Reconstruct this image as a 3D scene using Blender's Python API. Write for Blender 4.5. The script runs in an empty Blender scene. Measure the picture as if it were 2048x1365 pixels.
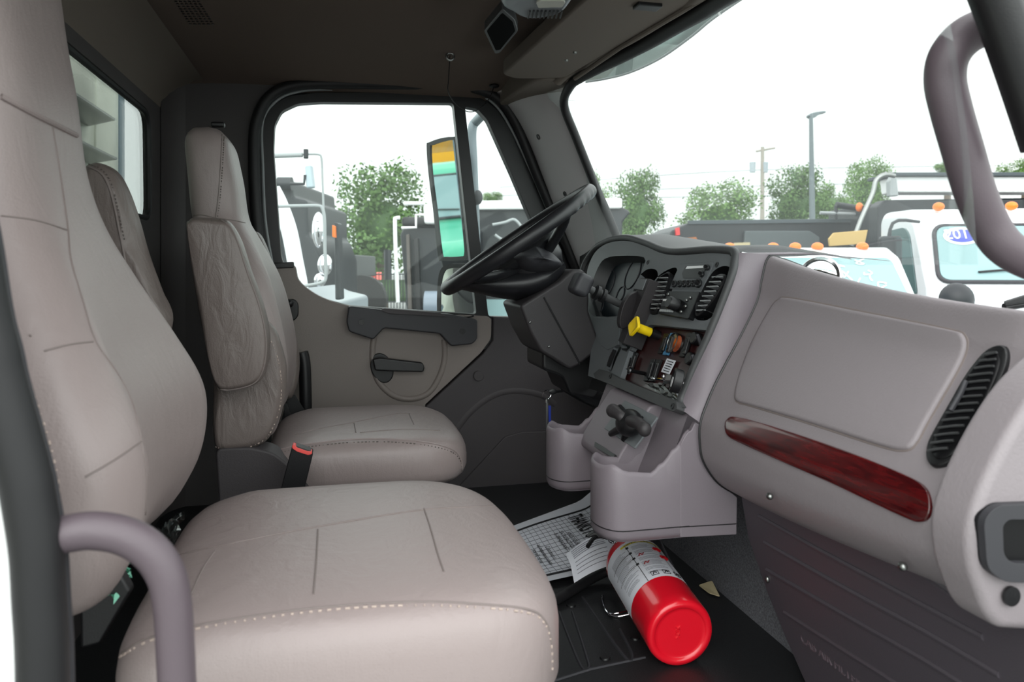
import bpy, bmesh, math, random
from mathutils import Vector, Matrix
from mathutils.bvhtree import BVHTree
random.seed(7)
S = bpy.context.scene
COL = S.collection

# ---------------- camera, world, exposure ----------------
F, CX, HY = 1500.0, 1024.0, 530.0
PSI = math.atan(354.0/1500.0)
CAM = Vector((0, 0, .70))
cam = bpy.data.cameras.new('camera'); camo = bpy.data.objects.new('camera', cam); COL.objects.link(camo)
camo.location = CAM; camo.rotation_euler = (math.pi/2, 0, -PSI)
cam.sensor_width = 36; cam.lens = F/2048*36; cam.shift_y = -(682.5-HY)/2048
cam.clip_start = .02; cam.clip_end = 600
cam.dof.use_dof = True; cam.dof.focus_distance = 1.75; cam.dof.aperture_fstop = 7.1
S.camera = camo
S.view_settings.view_transform = 'Standard'; S.view_settings.look = 'None'
S.view_settings.gamma = 1; S.view_settings.use_curve_mapping = False
S.view_settings.exposure = 1.45

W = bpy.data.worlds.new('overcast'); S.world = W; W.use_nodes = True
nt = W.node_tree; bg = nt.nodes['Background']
tc = nt.nodes.new('ShaderNodeTexCoord'); sp = nt.nodes.new('ShaderNodeSeparateXYZ'); rp = nt.nodes.new('ShaderNodeValToRGB')
nt.links.new(tc.outputs['Generated'], sp.inputs[0]); nt.links.new(sp.outputs[2], rp.inputs[0]); nt.links.new(rp.outputs[0], bg.inputs[0])
rp.color_ramp.elements[0].position = 0; rp.color_ramp.elements[0].color = (.80, .87, .84, 1)
rp.color_ramp.elements[1].position = .6; rp.color_ramp.elements[1].color = (.98, 1, 1, 1)
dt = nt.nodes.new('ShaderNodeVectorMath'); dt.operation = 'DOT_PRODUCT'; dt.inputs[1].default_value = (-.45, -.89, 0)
mr = nt.nodes.new('ShaderNodeMapRange'); mr.inputs['From Min'].default_value = -1; mr.inputs['From Max'].default_value = 1; mr.inputs['To Min'].default_value = .62; mr.inputs['To Max'].default_value = 1.42   # sky raised on the unseen open-door side, dimmed ahead to darken the driver seat
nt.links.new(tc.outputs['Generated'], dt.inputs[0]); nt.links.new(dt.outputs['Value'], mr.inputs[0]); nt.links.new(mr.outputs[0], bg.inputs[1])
sl = bpy.data.lights.new('sun', 'SUN'); sl.energy = .2; sl.angle = math.radians(40); sl.color = (1, .96, .92)
so = bpy.data.objects.new('sun', sl); COL.objects.link(so)
so.rotation_euler = Vector((-.40, -.85, .55)).to_track_quat('Z', 'Y').to_euler()   # added wide soft sun lamp from the open-door side, lowered to reach the dash

# ---------------- projection helpers: place traced outlines at their real depth ----------------
fw = Vector((math.sin(PSI), math.cos(PSI), 0)); rt = Vector((math.cos(PSI), -math.sin(PSI), 0)); up = Vector((0, 0, 1))
def ray(px, py): return fw + rt*((px-CX)/F) + up*((HY-py)/F)
def PY(px, py, y): d = ray(px, py); return CAM + d*(y/d.y)
def PX(px, py, x): d = ray(px, py); return CAM + d*(x/d.x)
def PZ(px, py, z): d = ray(px, py); return CAM + d*((z-CAM.z)/d.z)
def PD(px, py, D): return CAM + ray(px, py)*D
class Plane:
    def __init__(s, p, n): s.p = Vector(p); s.n = Vector(n).normalized()
    def __call__(s, px, py, off=0):
        d = ray(px, py); q = s.p + s.n*off
        return CAM + d*((q-CAM).dot(s.n)/d.dot(s.n))
def YS(pts, y): return [PY(a, b, y) for a, b in pts]
def cr(pts, n=6, closed=False):
    P = [Vector(p) for p in pts]; out = []; N = len(P)
    for i in range(N if closed else N-1):
        if closed: a, b, c, d = P[(i-1) % N], P[i], P[(i+1) % N], P[(i+2) % N]
        else: a, b, c, d = P[max(i-1, 0)], P[i], P[i+1], P[min(i+2, N-1)]
        for k in range(n):
            t = k/n
            out.append(.5*((2*b)+(c-a)*t+(2*a-5*b+4*c-d)*t*t+(3*b-a-3*c+d)*t**3))
    if not closed: out.append(P[-1])
    return out
def rnd(pts, r, n=4):
    """round the corners of a closed polygon"""
    P = [Vector(p) for p in pts]; out = []; N = len(P)
    for i in range(N):
        a, b, c = P[i-1], P[i], P[(i+1) % N]
        da, dc = (a-b), (c-b); q = min(r, da.length*.45, dc.length*.45)
        s, e = b+da.normalized()*q, b+dc.normalized()*q
        for k in range(n+1):
            t = k/n; out.append(s*(1-t)**2 + b*2*t*(1-t) + e*t*t)
    return out

# ---------------- mesh builder ----------------
class MB:
    def __init__(s): s.v = []; s.f = []
    def add(s, vs, fs):
        o = len(s.v); s.v += [tuple(v) for v in vs]; s.f += [tuple(i+o for i in f) for f in fs]; return s
    def grid(s, rows, cu=False, cv=False, caps=False):
        n, m = len(rows), len(rows[0]); vs = [p for r in rows for p in r]; fs = []
        for i in range(n if cu else n-1):
            for j in range(m if cv else m-1):
                a, b = i*m+j, i*m+(j+1) % m; c, d = ((i+1) % n)*m+(j+1) % m, ((i+1) % n)*m+j
                fs.append((a, b, c, d))
        if caps: fs.append(tuple(range(m))[::-1]); fs.append(tuple((n-1)*m+j for j in range(m)))
        return s.add(vs, fs)
    def box(s, c, size, rot=None):
        c = Vector(c); x, y, z = [q/2 for q in size]
        vs = [Vector((a*x, b*y, d*z)) for a in (-1, 1) for b in (-1, 1) for d in (-1, 1)]
        if rot is not None: vs = [rot @ v for v in vs]
        return s.add([c+v for v in vs], [(0, 1, 3, 2), (4, 6, 7, 5), (0, 4, 5, 1), (2, 3, 7, 6), (0, 2, 6, 4), (1, 5, 7, 3)])
    def tube(s, path, r, seg=12, closed=False):
        P = [Vector(p) for p in path]; N = len(P); rows = []; prev = None
        for i in range(N):
            if closed: t = P[(i+1) % N]-P[i-1]
            else: t = P[min(i+1, N-1)]-P[max(i-1, 0)]
            t.normalize()
            if prev is None:
                a = Vector((0, 0, 1)) if abs(t.z) < .9 else Vector((1, 0, 0)); u = t.cross(a).normalized()
            else: u = (prev - t*prev.dot(t)).normalized()
            prev = u; w = t.cross(u); rr = r[i] if isinstance(r, (list, tuple)) else r
            rows.append([P[i]+(u*math.cos(2*math.pi*k/seg)+w*math.sin(2*math.pi*k/seg))*rr for k in range(seg)])
        return s.grid(rows, cu=closed, cv=True, caps=not closed)
    def lathe(s, prof, o, ax, seg=32):
        o = Vector(o); ax = Vector(ax).normalized(); a = Vector((0, 0, 1)) if abs(ax.z) < .9 else Vector((1, 0, 0))
        u = ax.cross(a).normalized(); w = ax.cross(u)
        rows = [[o+ax*h+(u*math.cos(2*math.pi*k/seg)+w*math.sin(2*math.pi*k/seg))*max(r, 1e-4) for k in range(seg)] for r, h in prof]
        return s.grid(rows, cv=True, caps=True)
    def ell(s, c, r, rot=None, n=12, m=20):
        c = Vector(c); rows = []
        for i in range(n+1):
            a = -math.pi/2+math.pi*i/n; row = []
            for j in range(m):
                b = 2*math.pi*j/m; v = Vector((r[0]*max(math.cos(a), 1e-3)*math.cos(b), r[1]*max(math.cos(a), 1e-3)*math.sin(b), r[2]*math.sin(a)))
                row.append(c+(rot @ v if rot is not None else v))
            rows.append(row)
        return s.grid(rows, cv=True, caps=True)
    def plate(s, outer, vec, holes=()):
        vec = Vector(vec); bm = bmesh.new(); n = Vector((0, 0, 0)); P = [Vector(p) for p in outer]
        for i in range(len(P)): n += P[i-1].cross(P[i])
        if not holes:
            bm.faces.new([bm.verts.new(p) for p in P])
        else:
            es = []
            for L in [P]+[list(h) for h in holes]:
                vs = [bm.verts.new(p) for p in L]
                es += [bm.edges.new((vs[i-1], vs[i])) for i in range(len(vs))]
            bmesh.ops.triangle_fill(bm, use_beauty=True, use_dissolve=False, edges=es, normal=n.normalized())
        r = bmesh.ops.extrude_face_region(bm, geom=bm.faces[:])
        for v in r['geom']:
            if isinstance(v, bmesh.types.BMVert): v.co += vec
        bmesh.ops.recalc_face_normals(bm, faces=bm.faces[:])
        bm.verts.index_update(); s.add([v.co.copy() for v in bm.verts], [[v.index for v in f.verts] for f in bm.faces]); bm.free()
        return s
    def pillow(s, outline, vec, edge=.35, inset=None, dome=.0):
        """cushion: outline loop swept through vec with rounded edges"""
        P = [Vector(p) for p in outline]; vec = Vector(vec); c = sum(P, Vector())/len(P); N = 7; rows = []
        T = vec.length; inset = T*edge if inset is None else inset; e = vec/T
        def ring(ins, d): return [p+(c-p).normalized()*min(ins, (c-p).length*.9)+e*d for p in P]
        for k in (.85, .6, .3): rows.append([c+(q-c)*(1-k) - e*dome*(1-(1-k)**2) for q in ring(inset, 0)])
        for i in range(N+1):
            a = math.pi/2*i/N; rows.append(ring(inset*(1-math.sin(a)), T*.5*min(1, edge*2)*(1-math.cos(a))))
        for i in range(N+1):
            a = math.pi/2*i/N; rows.append(ring(inset*(1-math.cos(a)), T-T*.5*min(1, edge*2)*(1-math.sin(a))))
        for k in (.3, .6, .85): rows.append([c+(q-c)*(1-k) + e*dome*(1-(1-k)**2) for q in ring(inset, T)])
        return s.grid(rows, cv=True, caps=True)
def wloc(o):
    v = Vector((0, 0, 0))
    while o is not None: v = v+o.location; o = o.parent
    return v
def out(name, mb, m, parent=None, smooth=True, bevel=0, bseg=3, sharp=40, label=None, lim=30, subsurf=0):
    if parent is not None: o0 = wloc(parent)
    else:
        xs = [v[0] for v in mb.v]; ys = [v[1] for v in mb.v]; zs = [v[2] for v in mb.v]
        o0 = Vector(((min(xs)+max(xs))/2, (min(ys)+max(ys))/2, min(zs)))
    me = bpy.data.meshes.new(name); me.from_pydata([tuple(Vector(v)-o0) for v in mb.v], [], mb.f); me.validate()
    b = bmesh.new(); b.from_mesh(me); bmesh.ops.recalc_face_normals(b, faces=b.faces[:]); b.to_mesh(me); b.free()
    me.materials.append(m); o = bpy.data.objects.new(name, me); COL.objects.link(o)
    if parent is not None: o.parent = parent
    else: o.location = o0
    if smooth:
        for p in me.polygons: p.use_smooth = True
        if not bevel:
            try: me.set_sharp_from_angle(angle=math.radians(sharp))
            except Exception: pass
    if bevel:
        md = o.modifiers.new('b', 'BEVEL'); md.width = bevel; md.segments = bseg; md.limit_method = 'ANGLE'; md.angle_limit = math.radians(lim); md.harden_normals = False
        wn_ = o.modifiers.new('w', 'WEIGHTED_NORMAL'); wn_.keep_sharp = True; wn_.weight = 80
    if subsurf:
        md = o.modifiers.new('s', 'SUBSURF'); md.levels = subsurf; md.render_levels = subsurf
    if label: o['label'] = label
    return o
def thing(name, label, cat, loc, group=None):
    o = bpy.data.objects.new(name, None); COL.objects.link(o); o.location = loc; o.empty_display_size = .1
    o['label'] = label; o['category'] = cat
    if group: o['group'] = group
    return o
def tag(o, label, cat, group=None, kind=None):
    o['label'] = label; o['category'] = cat
    if group: o['group'] = group
    if kind: o['kind'] = kind
    return o
def struct(o): o['kind'] = 'structure'; return o
def sroot(name, loc):
    o = bpy.data.objects.new(name, None); COL.objects.link(o); o.location = loc; o['kind'] = 'structure'; return o
def bvh(o):
    me = o.data; w = wloc(o)
    return BVHTree.FromPolygons([v.co+w for v in me.vertices], [tuple(p.vertices) for p in me.polygons])
def cast(b, px, py):
    d = ray(px, py).normalized(); h = b.ray_cast(CAM, d, 20)
    return (h[0], h[1] if h[1].dot(d) < 0 else -h[1]) if h[0] is not None else None
def hits(b, pts, n=6):
    P = cr([(x, y, 0) for x, y in pts], n); return [h for h in (cast(b, p.x, p.y) for p in P) if h]
def seam(b, pts, r, m, parent, name='seam', lift=.2, n=6, mb=None):
    H = hits(b, pts, n)
    if len(H) < 2: return None
    t = (mb or MB()).tube([p+q*r*lift for p, q in H], r, 8)
    return out(name, t, m, parent) if mb is None else None
def stitches(b, pts, m, parent, step=.009, r=.0012, name='stitching', n=8):
    H = hits(b, pts, n); mb = MB(); acc = 0
    for i in range(len(H)-1):
        a, c = H[i], H[i+1]; L = (c[0]-a[0]).length
        if L > .08: continue
        while acc < L:
            p = a[0].lerp(c[0], acc/L); q = a[0].lerp(c[0], min(1, (acc+step*.55)/L)); mb.tube([p+a[1]*r*.5, q+a[1]*r*.5], r, 6); acc += step
        acc -= L
    if mb.v: return out(name, mb, m, parent)
def textmb(s, size, org, xd, yd, ext=.0005, align='LEFT', bold=0):
    cu = bpy.data.curves.new('t', 'FONT'); cu.body = s; cu.size = size; cu.extrude = ext; cu.align_x = align; cu.resolution_u = 3; cu.offset = bold
    o = bpy.data.objects.new('t', cu); COL.objects.link(o); dg = bpy.context.evaluated_depsgraph_get(); dg.update()
    me = bpy.data.meshes.new_from_object(o.evaluated_get(dg)); xd = Vector(xd).normalized(); yd = Vector(yd); yd = (yd-xd*yd.dot(xd)).normalized(); zd = xd.cross(yd)
    mb = MB().add([Vector(org)+xd*v.co.x+yd*v.co.y+zd*v.co.z for v in me.vertices], [tuple(p.vertices) for p in me.polygons])
    bpy.data.objects.remove(o); bpy.data.curves.remove(cu); bpy.data.meshes.remove(me); return mb

# ---------------- materials ----------------
def lin(c): return tuple(((x/255)/12.92 if x/255 <= .04045 else ((x/255+.055)/1.055)**2.4) for x in c)
def mat(name, c, rough=.5, metal=0, bump=0, bscale=200, var=0, vscale=8, spec=.5, coat=0, wrinkle=0, emis=0, rgb=True):
    m = bpy.data.materials.new(name); m.use_nodes = True; t = m.node_tree; b = t.nodes['Principled BSDF']; N = t.nodes.new; L = t.links.new
    col = lin(c) if rgb else c
    b.inputs['Base Color'].default_value = (*col, 1); b.inputs['Roughness'].default_value = rough; b.inputs['Metallic'].default_value = metal
    b.inputs['Specular IOR Level'].default_value = spec; b.inputs['Coat Weight'].default_value = coat
    if emis: b.inputs['Emission Color'].default_value = (*col, 1); b.inputs['Emission Strength'].default_value = emis
    if bump or var or wrinkle: tc = N('ShaderNodeTexCoord')
    nrm = None
    if bump:
        n = N('ShaderNodeTexNoise'); n.inputs['Scale'].default_value = bscale; n.inputs['Detail'].default_value = 3; L(tc.outputs['Object'], n.inputs['Vector'])
        bp = N('ShaderNodeBump'); bp.inputs['Strength'].default_value = bump; bp.inputs['Distance'].default_value = .001; L(n.outputs[0], bp.inputs['Height']); nrm = bp
    if wrinkle:
        mp = N('ShaderNodeMapping'); mp.inputs['Scale'].default_value = (1, 1, .35); L(tc.outputs['Object'], mp.inputs[0])
        n = N('ShaderNodeTexNoise'); n.inputs['Scale'].default_value = 28; n.inputs['Detail'].default_value = 5; n.inputs['Distortion'].default_value = 1.6; L(mp.outputs[0], n.inputs['Vector'])
        bp = N('ShaderNodeBump'); bp.inputs['Strength'].default_value = wrinkle; bp.inputs['Distance'].default_value = .006; L(n.outputs[0], bp.inputs['Height'])
        if nrm: L(nrm.outputs[0], bp.inputs['Normal'])
        nrm = bp
    if nrm: L(nrm.outputs[0], b.inputs['Normal'])
    if var:
        n = N('ShaderNodeTexNoise'); n.inputs['Scale'].default_value = vscale; n.inputs['Detail'].default_value = 4; L(tc.outputs['Object'], n.inputs['Vector'])
        r = N('ShaderNodeValToRGB'); r.color_ramp.elements[0].position = .3; r.color_ramp.elements[1].position = .7
        r.color_ramp.elements[0].color = (*[x*(1-var) for x in col], 1); r.color_ramp.elements[1].color = (*[min(1, x*(1+var)) for x in col], 1)
        L(n.outputs[0], r.inputs[0]); L(r.outputs[0], b.inputs['Base Color'])
    return m
def glassmat(name, tint, haze=.0, refl=.08):
    m = bpy.data.materials.new(name); m.use_nodes = True; t = m.node_tree; t.nodes.clear(); N = t.nodes.new; L = t.links.new
    o = N('ShaderNodeOutputMaterial'); tr = N('ShaderNodeBsdfTransparent'); tr.inputs[0].default_value = (*tint, 1)
    gl = N('ShaderNodeBsdfGlossy'); gl.inputs['Roughness'].default_value = .02; df = N('ShaderNodeBsdfTranslucent'); df.inputs[0].default_value = (.9, .95, .95, 1)
    fr = N('ShaderNodeFresnel'); fr.inputs[0].default_value = 1.3; mu = N('ShaderNodeMath'); mu.operation = 'MULTIPLY'; mu.inputs[1].default_value = refl/.04*.5
    m1 = N('ShaderNodeMixShader'); m1.inputs[0].default_value = haze; m2 = N('ShaderNodeMixShader')
    L(tr.outputs[0], m1.inputs[1]); L(df.outputs[0], m1.inputs[2]); L(fr.outputs[0], mu.inputs[0]); L(mu.outputs[0], m2.inputs[0])
    L(m1.outputs[0], m2.inputs[1]); L(gl.outputs[0], m2.inputs[2]); L(m2.outputs[0], o.inputs[0]); return m
def woodmat(name, a, b_, rough=.15):
    m = mat(name, a, rough, coat=.25); t = m.node_tree; N = t.nodes.new; L = t.links.new; b = t.nodes['Principled BSDF']
    tc = N('ShaderNodeTexCoord'); mp = N('ShaderNodeMapping'); mp.inputs['Scale'].default_value = (10, 3, 30); n = N('ShaderNodeTexNoise'); n.inputs['Scale'].default_value = 5; n.inputs['Detail'].default_value = 8; n.inputs['Distortion'].default_value = 1.5
    r = N('ShaderNodeValToRGB'); r.color_ramp.elements[0].position = .35; r.color_ramp.elements[1].position = .65
    r.color_ramp.elements[0].color = (*lin(a), 1); r.color_ramp.elements[1].color = (*lin(b_), 1)
    L(tc.outputs['Object'], mp.inputs[0]); L(mp.outputs[0], n.inputs['Vector']); L(n.outputs[0], r.inputs[0]); L(r.outputs[0], b.inputs['Base Color']); return m
M = dict(
 leather=mat('grey_leather', (146, 134, 132), .42, bump=.35, bscale=420, wrinkle=.22),
 leatherw=mat('wrinkled_leather', (112, 102, 98), .40, bump=.35, bscale=420, wrinkle=.55),
 seamm=mat('seam_leather', (122, 112, 109), .6), thread=mat('thread', (176, 160, 150), .7), threadd=mat('thread_grey', (95, 88, 84), .7),
 headliner=mat('headliner', (98, 87, 80), .95, bump=.3, bscale=600, spec=.1), headpanel=mat('headliner_panel', (108, 100, 92), .8, bump=.2, bscale=500, spec=.2),
 wall=mat('dark_trim', (66, 62, 62), .6, bump=.3, bscale=500), pillar=mat('pillar_trim', (186, 183, 184), .55, bump=.3, bscale=500),
 door=mat('door_trim', (128, 119, 114), .55, bump=.35, bscale=450), doord=mat('door_dark', (63, 59, 61), .6, bump=.35, bscale=450),
 dash=mat('dash_vinyl', (134, 127, 130), .5, bump=.5, bscale=260, wrinkle=.05), dashp=mat('dash_plastic', (121, 113, 119), .5, bump=.25, bscale=600),
 bezel=mat('bezel', (104, 108, 111), .5, bump=.3, bscale=600), hood=mat('dash_hood', (62, 63, 64), .5, bump=.3, bscale=600),
 black=mat('black_plastic', (20, 20, 22), .42, bump=.2, bscale=500), gloss=mat('gloss_black', (14, 14, 16), .35, spec=.3), rubber=mat('rubber', (22, 22, 24), .55),
 rubg=mat('grey_rubber', (50, 50, 54), .55), shroud=mat('column_plastic', (46, 43, 45), .55, bump=.3, bscale=600), chrome=mat('chrome', (225, 225, 228), .08, 1),
 steel=mat('steel', (150, 152, 150), .35, 1), wheel=mat('wheel_rubber', (28, 28, 31), .38, bump=.3, bscale=500), kick=mat('kick_panel', (72, 67, 73), .5, bump=.3, bscale=500),
 mat_=mat('floor_rubber', (30, 31, 33), .5, bump=.4, bscale=300), carpet=mat('carpet', (100, 100, 104), .98, bump=1, bscale=900, var=.35, vscale=300, spec=.05),
 red=mat('red_paint', (222, 18, 38), .25, coat=.4), redd=mat('dark_red', (150, 12, 20), .3), handle=mat('grab_handle', (88, 78, 84), .45, bump=.2, bscale=500),
 white=mat('white_paint', (235, 236, 236), .3, coat=.3), whitep=mat('paper', (222, 225, 232), .8), ink=mat('ink', (22, 22, 26), .8), yellow=mat('yellow_plastic', (240, 205, 20), .35), inkg=mat('grey_ink', (120, 122, 130), .8),
 beige=mat('beige_paper', (190, 176, 140), .8), lens=mat('gauge_lens', (34, 42, 48), .35, spec=.25), brown=mat('switch_panel_wood', (52, 24, 24), .3, coat=.2),
 orange=mat('orange_lens', (240, 120, 30), .3), blue=mat('blue_plastic', (70, 130, 170), .4), copper=mat('copper_dial', (190, 90, 60), .2, .8), btn=mat('buttons', (30, 31, 33), .35), grey=mat('grey_paint', (150, 155, 156), .5), silver=mat('silver_plastic', (185, 188, 190), .35, .2),
 plastic=glassmat('clear_plastic', (.85, .93, .92), .35, .2), buckle=mat('buckle_red', (240, 90, 85), .4), wood=woodmat('burl_wood', (84, 15, 17), (48, 9, 12)),
 mirror=mat('mirror_glass', (235, 240, 240), .02, 1), body=mat('truck_white', (232, 236, 238), .25, coat=.4), tblack=mat('truck_black', (26, 31, 35), .45, var=.15), tarp=mat('tarp', (70, 78, 82), .8),
 wind=mat('truck_windshield', (136, 164, 166), .25, spec=.2), windd=mat('truck_side_glass', (88, 112, 112), .2, spec=.3), tire=mat('tyre', (28, 28, 28), .8), teal=mat('teal_paint', (60, 170, 135), .3, coat=.4), yel=mat('yellow_box', (245, 170, 10), .5),  # truck_windshield: opaque pale base, the sky reflection is put into the colour
 bark=mat('bark', (95, 85, 75), .9), gr=mat('asphalt', (120, 122, 120), .9, var=.1, vscale=.6), hedge=mat('hedge_screen', (70, 92, 62), .9, var=.3, vscale=3), pole=mat('pole_grey', (95, 105, 108), .5), upole=mat('pole_wood', (150, 145, 135), .9), bulk=mat('galvanised', (225, 230, 214), .5, 0, var=.15, vscale=5), board=mat('plywood', (190, 160, 100), .8),
)
M['glass'] = glassmat('side_glass', (.93, .96, .95), .015, .05); M['wglass'] = glassmat('windshield_glass', (.92, .96, .95), .06, .012); M['visor'] = glassmat('tinted_visor', (.50, .60, .57), .06, .05)
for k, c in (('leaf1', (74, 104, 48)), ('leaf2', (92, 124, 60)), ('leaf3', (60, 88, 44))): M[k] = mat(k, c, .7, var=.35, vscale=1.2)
# ================= SHELL =================
YD = 2.33
floor = MB().box((.15, 1.475, -.03), (1.32, 1.72, .06)); struct(out('floor', floor, M['mat_'], bevel=.004))
# roof: domed headliner with a skin above
def xw(y): return .715-.32*(y-1.475)**2
def roofz(x, y):
    a = (x-.1)/.6; b = (y-1.475)/.9; return 1.215+.075*(1-min(1, abs(a))**6)*(1-min(1, abs(b))**6) 
rows = []; N = 28
for i in range(N+1):
    y = .58+(2.36-.58)*i/N; rows.append([Vector((-.49+(xw(y)+.0+.49)*j/N, y, roofz(-.49+(xw(y)+.49)*j/N, y))) for j in range(N+1)])
top = [[p+Vector((0, 0, .05)) for p in r] for r in rows]
mb = MB(); mb.grid(rows); mb.grid(top)
for a, b in ((rows[0], top[0]), (rows[-1], top[-1]), ([r[0] for r in rows], [r[0] for r in top]), ([r[-1] for r in rows], [r[-1] for r in top])): mb.grid([a, b])
ceil_o = struct(out('ceiling', mb, M['headliner'], sharp=60)); CB = bvh(ceil_o)
# rear wall with window
XR = -.47
def pxr(y, z): return Vector((XR, y, z))
outer = [pxr(.56, 0), pxr(2.36, 0), pxr(2.36, 1.24), pxr(.56, 1.24)]
hole = rnd([pxr(.80, .815), pxr(2.135, .82), pxr(2.12, 1.095), pxr(.82, 1.10)], .05)
wb = out('wall_back', MB().plate(outer, (-.018, 0, 0), [hole]), M['wall'], sharp=35); struct(wb)
w1 = sroot('window_1', (XR-.03, 1.475, .81))
out('window_seal', MB().tube([p+Vector((-.005, 0, 0)) for p in hole], .008, 8, closed=True), M['rubber'], w1)
out('pane', MB().plate([p+Vector((-.012, 0, 0)) for p in hole], (-.004, 0, 0)), M['glass'], w1)
# rolled corner trims: back wall to headliner, back corner to door side
mb = MB(); 
rows = []
for i in range(13):
    y = .58+1.78*i/12; row = []
    for k in range(7):
        a = math.pi/2*k/6; row.append(Vector((XR+.10-.10*math.sin(a), y, 1.235-.10+.10*math.cos(a)+.0)))
    rows.append(row)
mb.grid(rows); struct(out('trim_1', mb, M['headpanel']))
rows = []
for i in range(9):
    z = 1.23*i/8; row = []
    for k in range(9):
        a = math.pi/2*k/8; row.append(Vector((XR+.11-.11*math.cos(a)+.002, YD+.02-.11+.11*math.sin(a), z)))
    rows.append(row)
struct(out('trim_2', MB().grid(rows), M['wall']))
# far wall around the driver door
door_out = [(534, 1200), (520, 525), (511, 400), (508, 290), (514, 240), (535, 198), (575, 174), (640, 167), (780, 168), (900, 170), (955, 178), (1000, 200), (1032, 245), (1075, 350), (1150, 530), (1215, 690), (1215, 1200)]
wo = [Vector((XR-.03, YD, 0)), Vector((.9, YD, 0)), Vector((.9, YD, 1.24)), Vector((XR-.03, YD, 1.27))]
dl = cr(YS(door_out, YD), 4); dl = [Vector((p.x, YD, max(p.z, .03))) for p in dl]
wo = [wo[0], Vector((.95, YD, 0)), Vector((.95, YD, .64)), Vector((.79, YD, .68)), Vector((.60, YD, 1.24)), wo[3]]
struct(out('wall_left', MB().plate(wo, (0, .05, 0), [dl]), M['wall'], sharp=35))
seal = cr(YS([(522, 640), (520, 525), (511, 400), (508, 290), (514, 240), (535, 198), (575, 174), (640, 167), (780, 168), (900, 170), (955, 178), (1000, 200), (1032, 245), (1075, 350), (1150, 530), (1190, 650)], 2.315), 8)
struct(out('trim_3', MB().tube(seal, .017, 12), M['rubber']))
line = cr(YS([(545, 528), (531, 440), (526, 330), (524, 260), (533, 225), (558, 198), (590, 185), (640, 179), (780, 179), (890, 181), (945, 186), (985, 205), (1018, 250), (1065, 350), (1120, 480)], YD+.012), 8)
struct(out('trim_4', MB().tube(line, .0045, 8), M['grey']))
struct(out('trim_5', MB().plate(YS([(531, 380), (536, 380), (556, 527), (545, 527)], YD+.012), (0, .02, 0)), M['white']))

# ---- driver door ----
d1 = sroot('door_1', (.3, YD+.02, -.1))
fo = rnd(YS([(540, 700), (527, 500), (518, 300), (521, 255), (538, 218), (572, 192), (640, 184), (900, 186), (955, 192), (992, 215), (1018, 255), (1060, 345), (1150, 560), (1192, 700)], YD+.01), .02)
h1 = rnd(YS([(578, 560), (562, 512), (547, 300), (549, 250), (563, 222), (595, 207), (640, 204), (907, 206), (953, 629), (700, 612), (610, 588)], YD+.01), .012)
h2 = rnd(YS([(930, 213), (955, 218), (975, 240), (1022, 345), (1059, 432), (1113, 560), (1145, 637), (977, 633)], YD+.01), .01)
out('window_frame', MB().plate(fo, (0, .04, 0), [h1, h2]), M['black'], d1, bevel=.004, bseg=2)
out('window_glass', MB().plate(YS([(540, 200), (1150, 200), (1190, 660), (560, 660)], YD+.03), (0, .005, 0)), M['glass'], d1)
out('frame_cap', MB().plate(YS([(543, 526), (587, 524), (588, 536), (543, 538)], YD-.012), (0, .03, 0)), M['black'], d1, bevel=.003)
cc_ = sum(dl, Vector())/len(dl); jo = [cc_+(p-cc_)*1.03+Vector((0, .055, 0)) for p in dl]; jo = [Vector((p.x, p.y, max(p.z, -.02))) for p in jo]
fc_ = sum(fo, Vector())/len(fo); ji = [fc_+(p-fc_)*.97+Vector((0, .045, 0)) for p in fo]; ji = [Vector((p.x, YD+.055, max(p.z, .10))) for p in ji]
struct(out('trim_19', MB().plate([Vector((p.x, YD+.055, p.z)) for p in jo], (0, .02, 0), [ji]), M['black'], sharp=35))
# lower door: taupe upper trim, dark forward trim
tp = cr(YS([(543, 533), (586, 530), (597, 560), (622, 583), (655, 600), (700, 612), (780, 620), (880, 628), (975, 633)], YD-.005), 5)
taupe = tp + rnd(YS([(983, 634), (982, 678), (962, 706), (848, 812)], YD-.005), .012)[3:-2] + YS([(848, 1100), (543, 1100)], YD-.005)
def smoothplate(name, pts, vec, m, par, bev, **k): return out(name, MB().plate(pts, vec), m, par, bevel=bev, bseg=4, **k)
smoothplate('door_trim_panel', taupe, (0, .045, 0), M['door'], d1, .008)
dark = YS([(986, 634), (1300, 645), (1300, 1120), (560, 1120), (700, 960), (851, 814), (966, 708), (985, 682)], YD-.002)
smoothplate('door_lower_panel', dark, (0, .045, 0), M['doord'], d1, .006)
low = YS([(1150, 862), (1044, 864), (1010, 874), (935, 955), (880, 1015), (860, 1100), (1150, 1120)], YD-.008)
smoothplate('map_pocket', low, (0, .02, 0), M['doord'], d1, .004)
arch = cr(YS([(905, 870), (940, 825), (985, 792), (1030, 782), (1080, 790), (1110, 810)], YD+.004), 8)
out('arch_rib', MB().tube([p+Vector((0, .016, 0)) for p in arch], .024, 16), M['doord'], d1)
pocket = cr(YS([(752, 650), (745, 700), (748, 740), (762, 770), (790, 793), (825, 798), (858, 785), (880, 750), (889, 715), (888, 680)], YD-.002), 8)
out('recess_rim', MB().tube(pocket, .010, 12), M['door'], d1)
out('cover_disc', MB().lathe([(.0, 0), (.017, 0), (.017, .004), (.015, .006), (0, .006)], PY(957, 752, YD-.002), (0, -1, 0), 28), M['doord'], d1)
pull = rnd(YS([(697, 614), (703, 613), (755, 619), (900, 629), (955, 640), (955, 678), (945, 689), (902, 693), (880, 668), (768, 657), (747, 680), (698, 664), (693, 645)], YD-.05), .008)
out('door_pull', MB().plate(pull, (0, .05, 0)), M['rubg'], d1, bevel=.008, bseg=4)
mb = MB()
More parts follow.
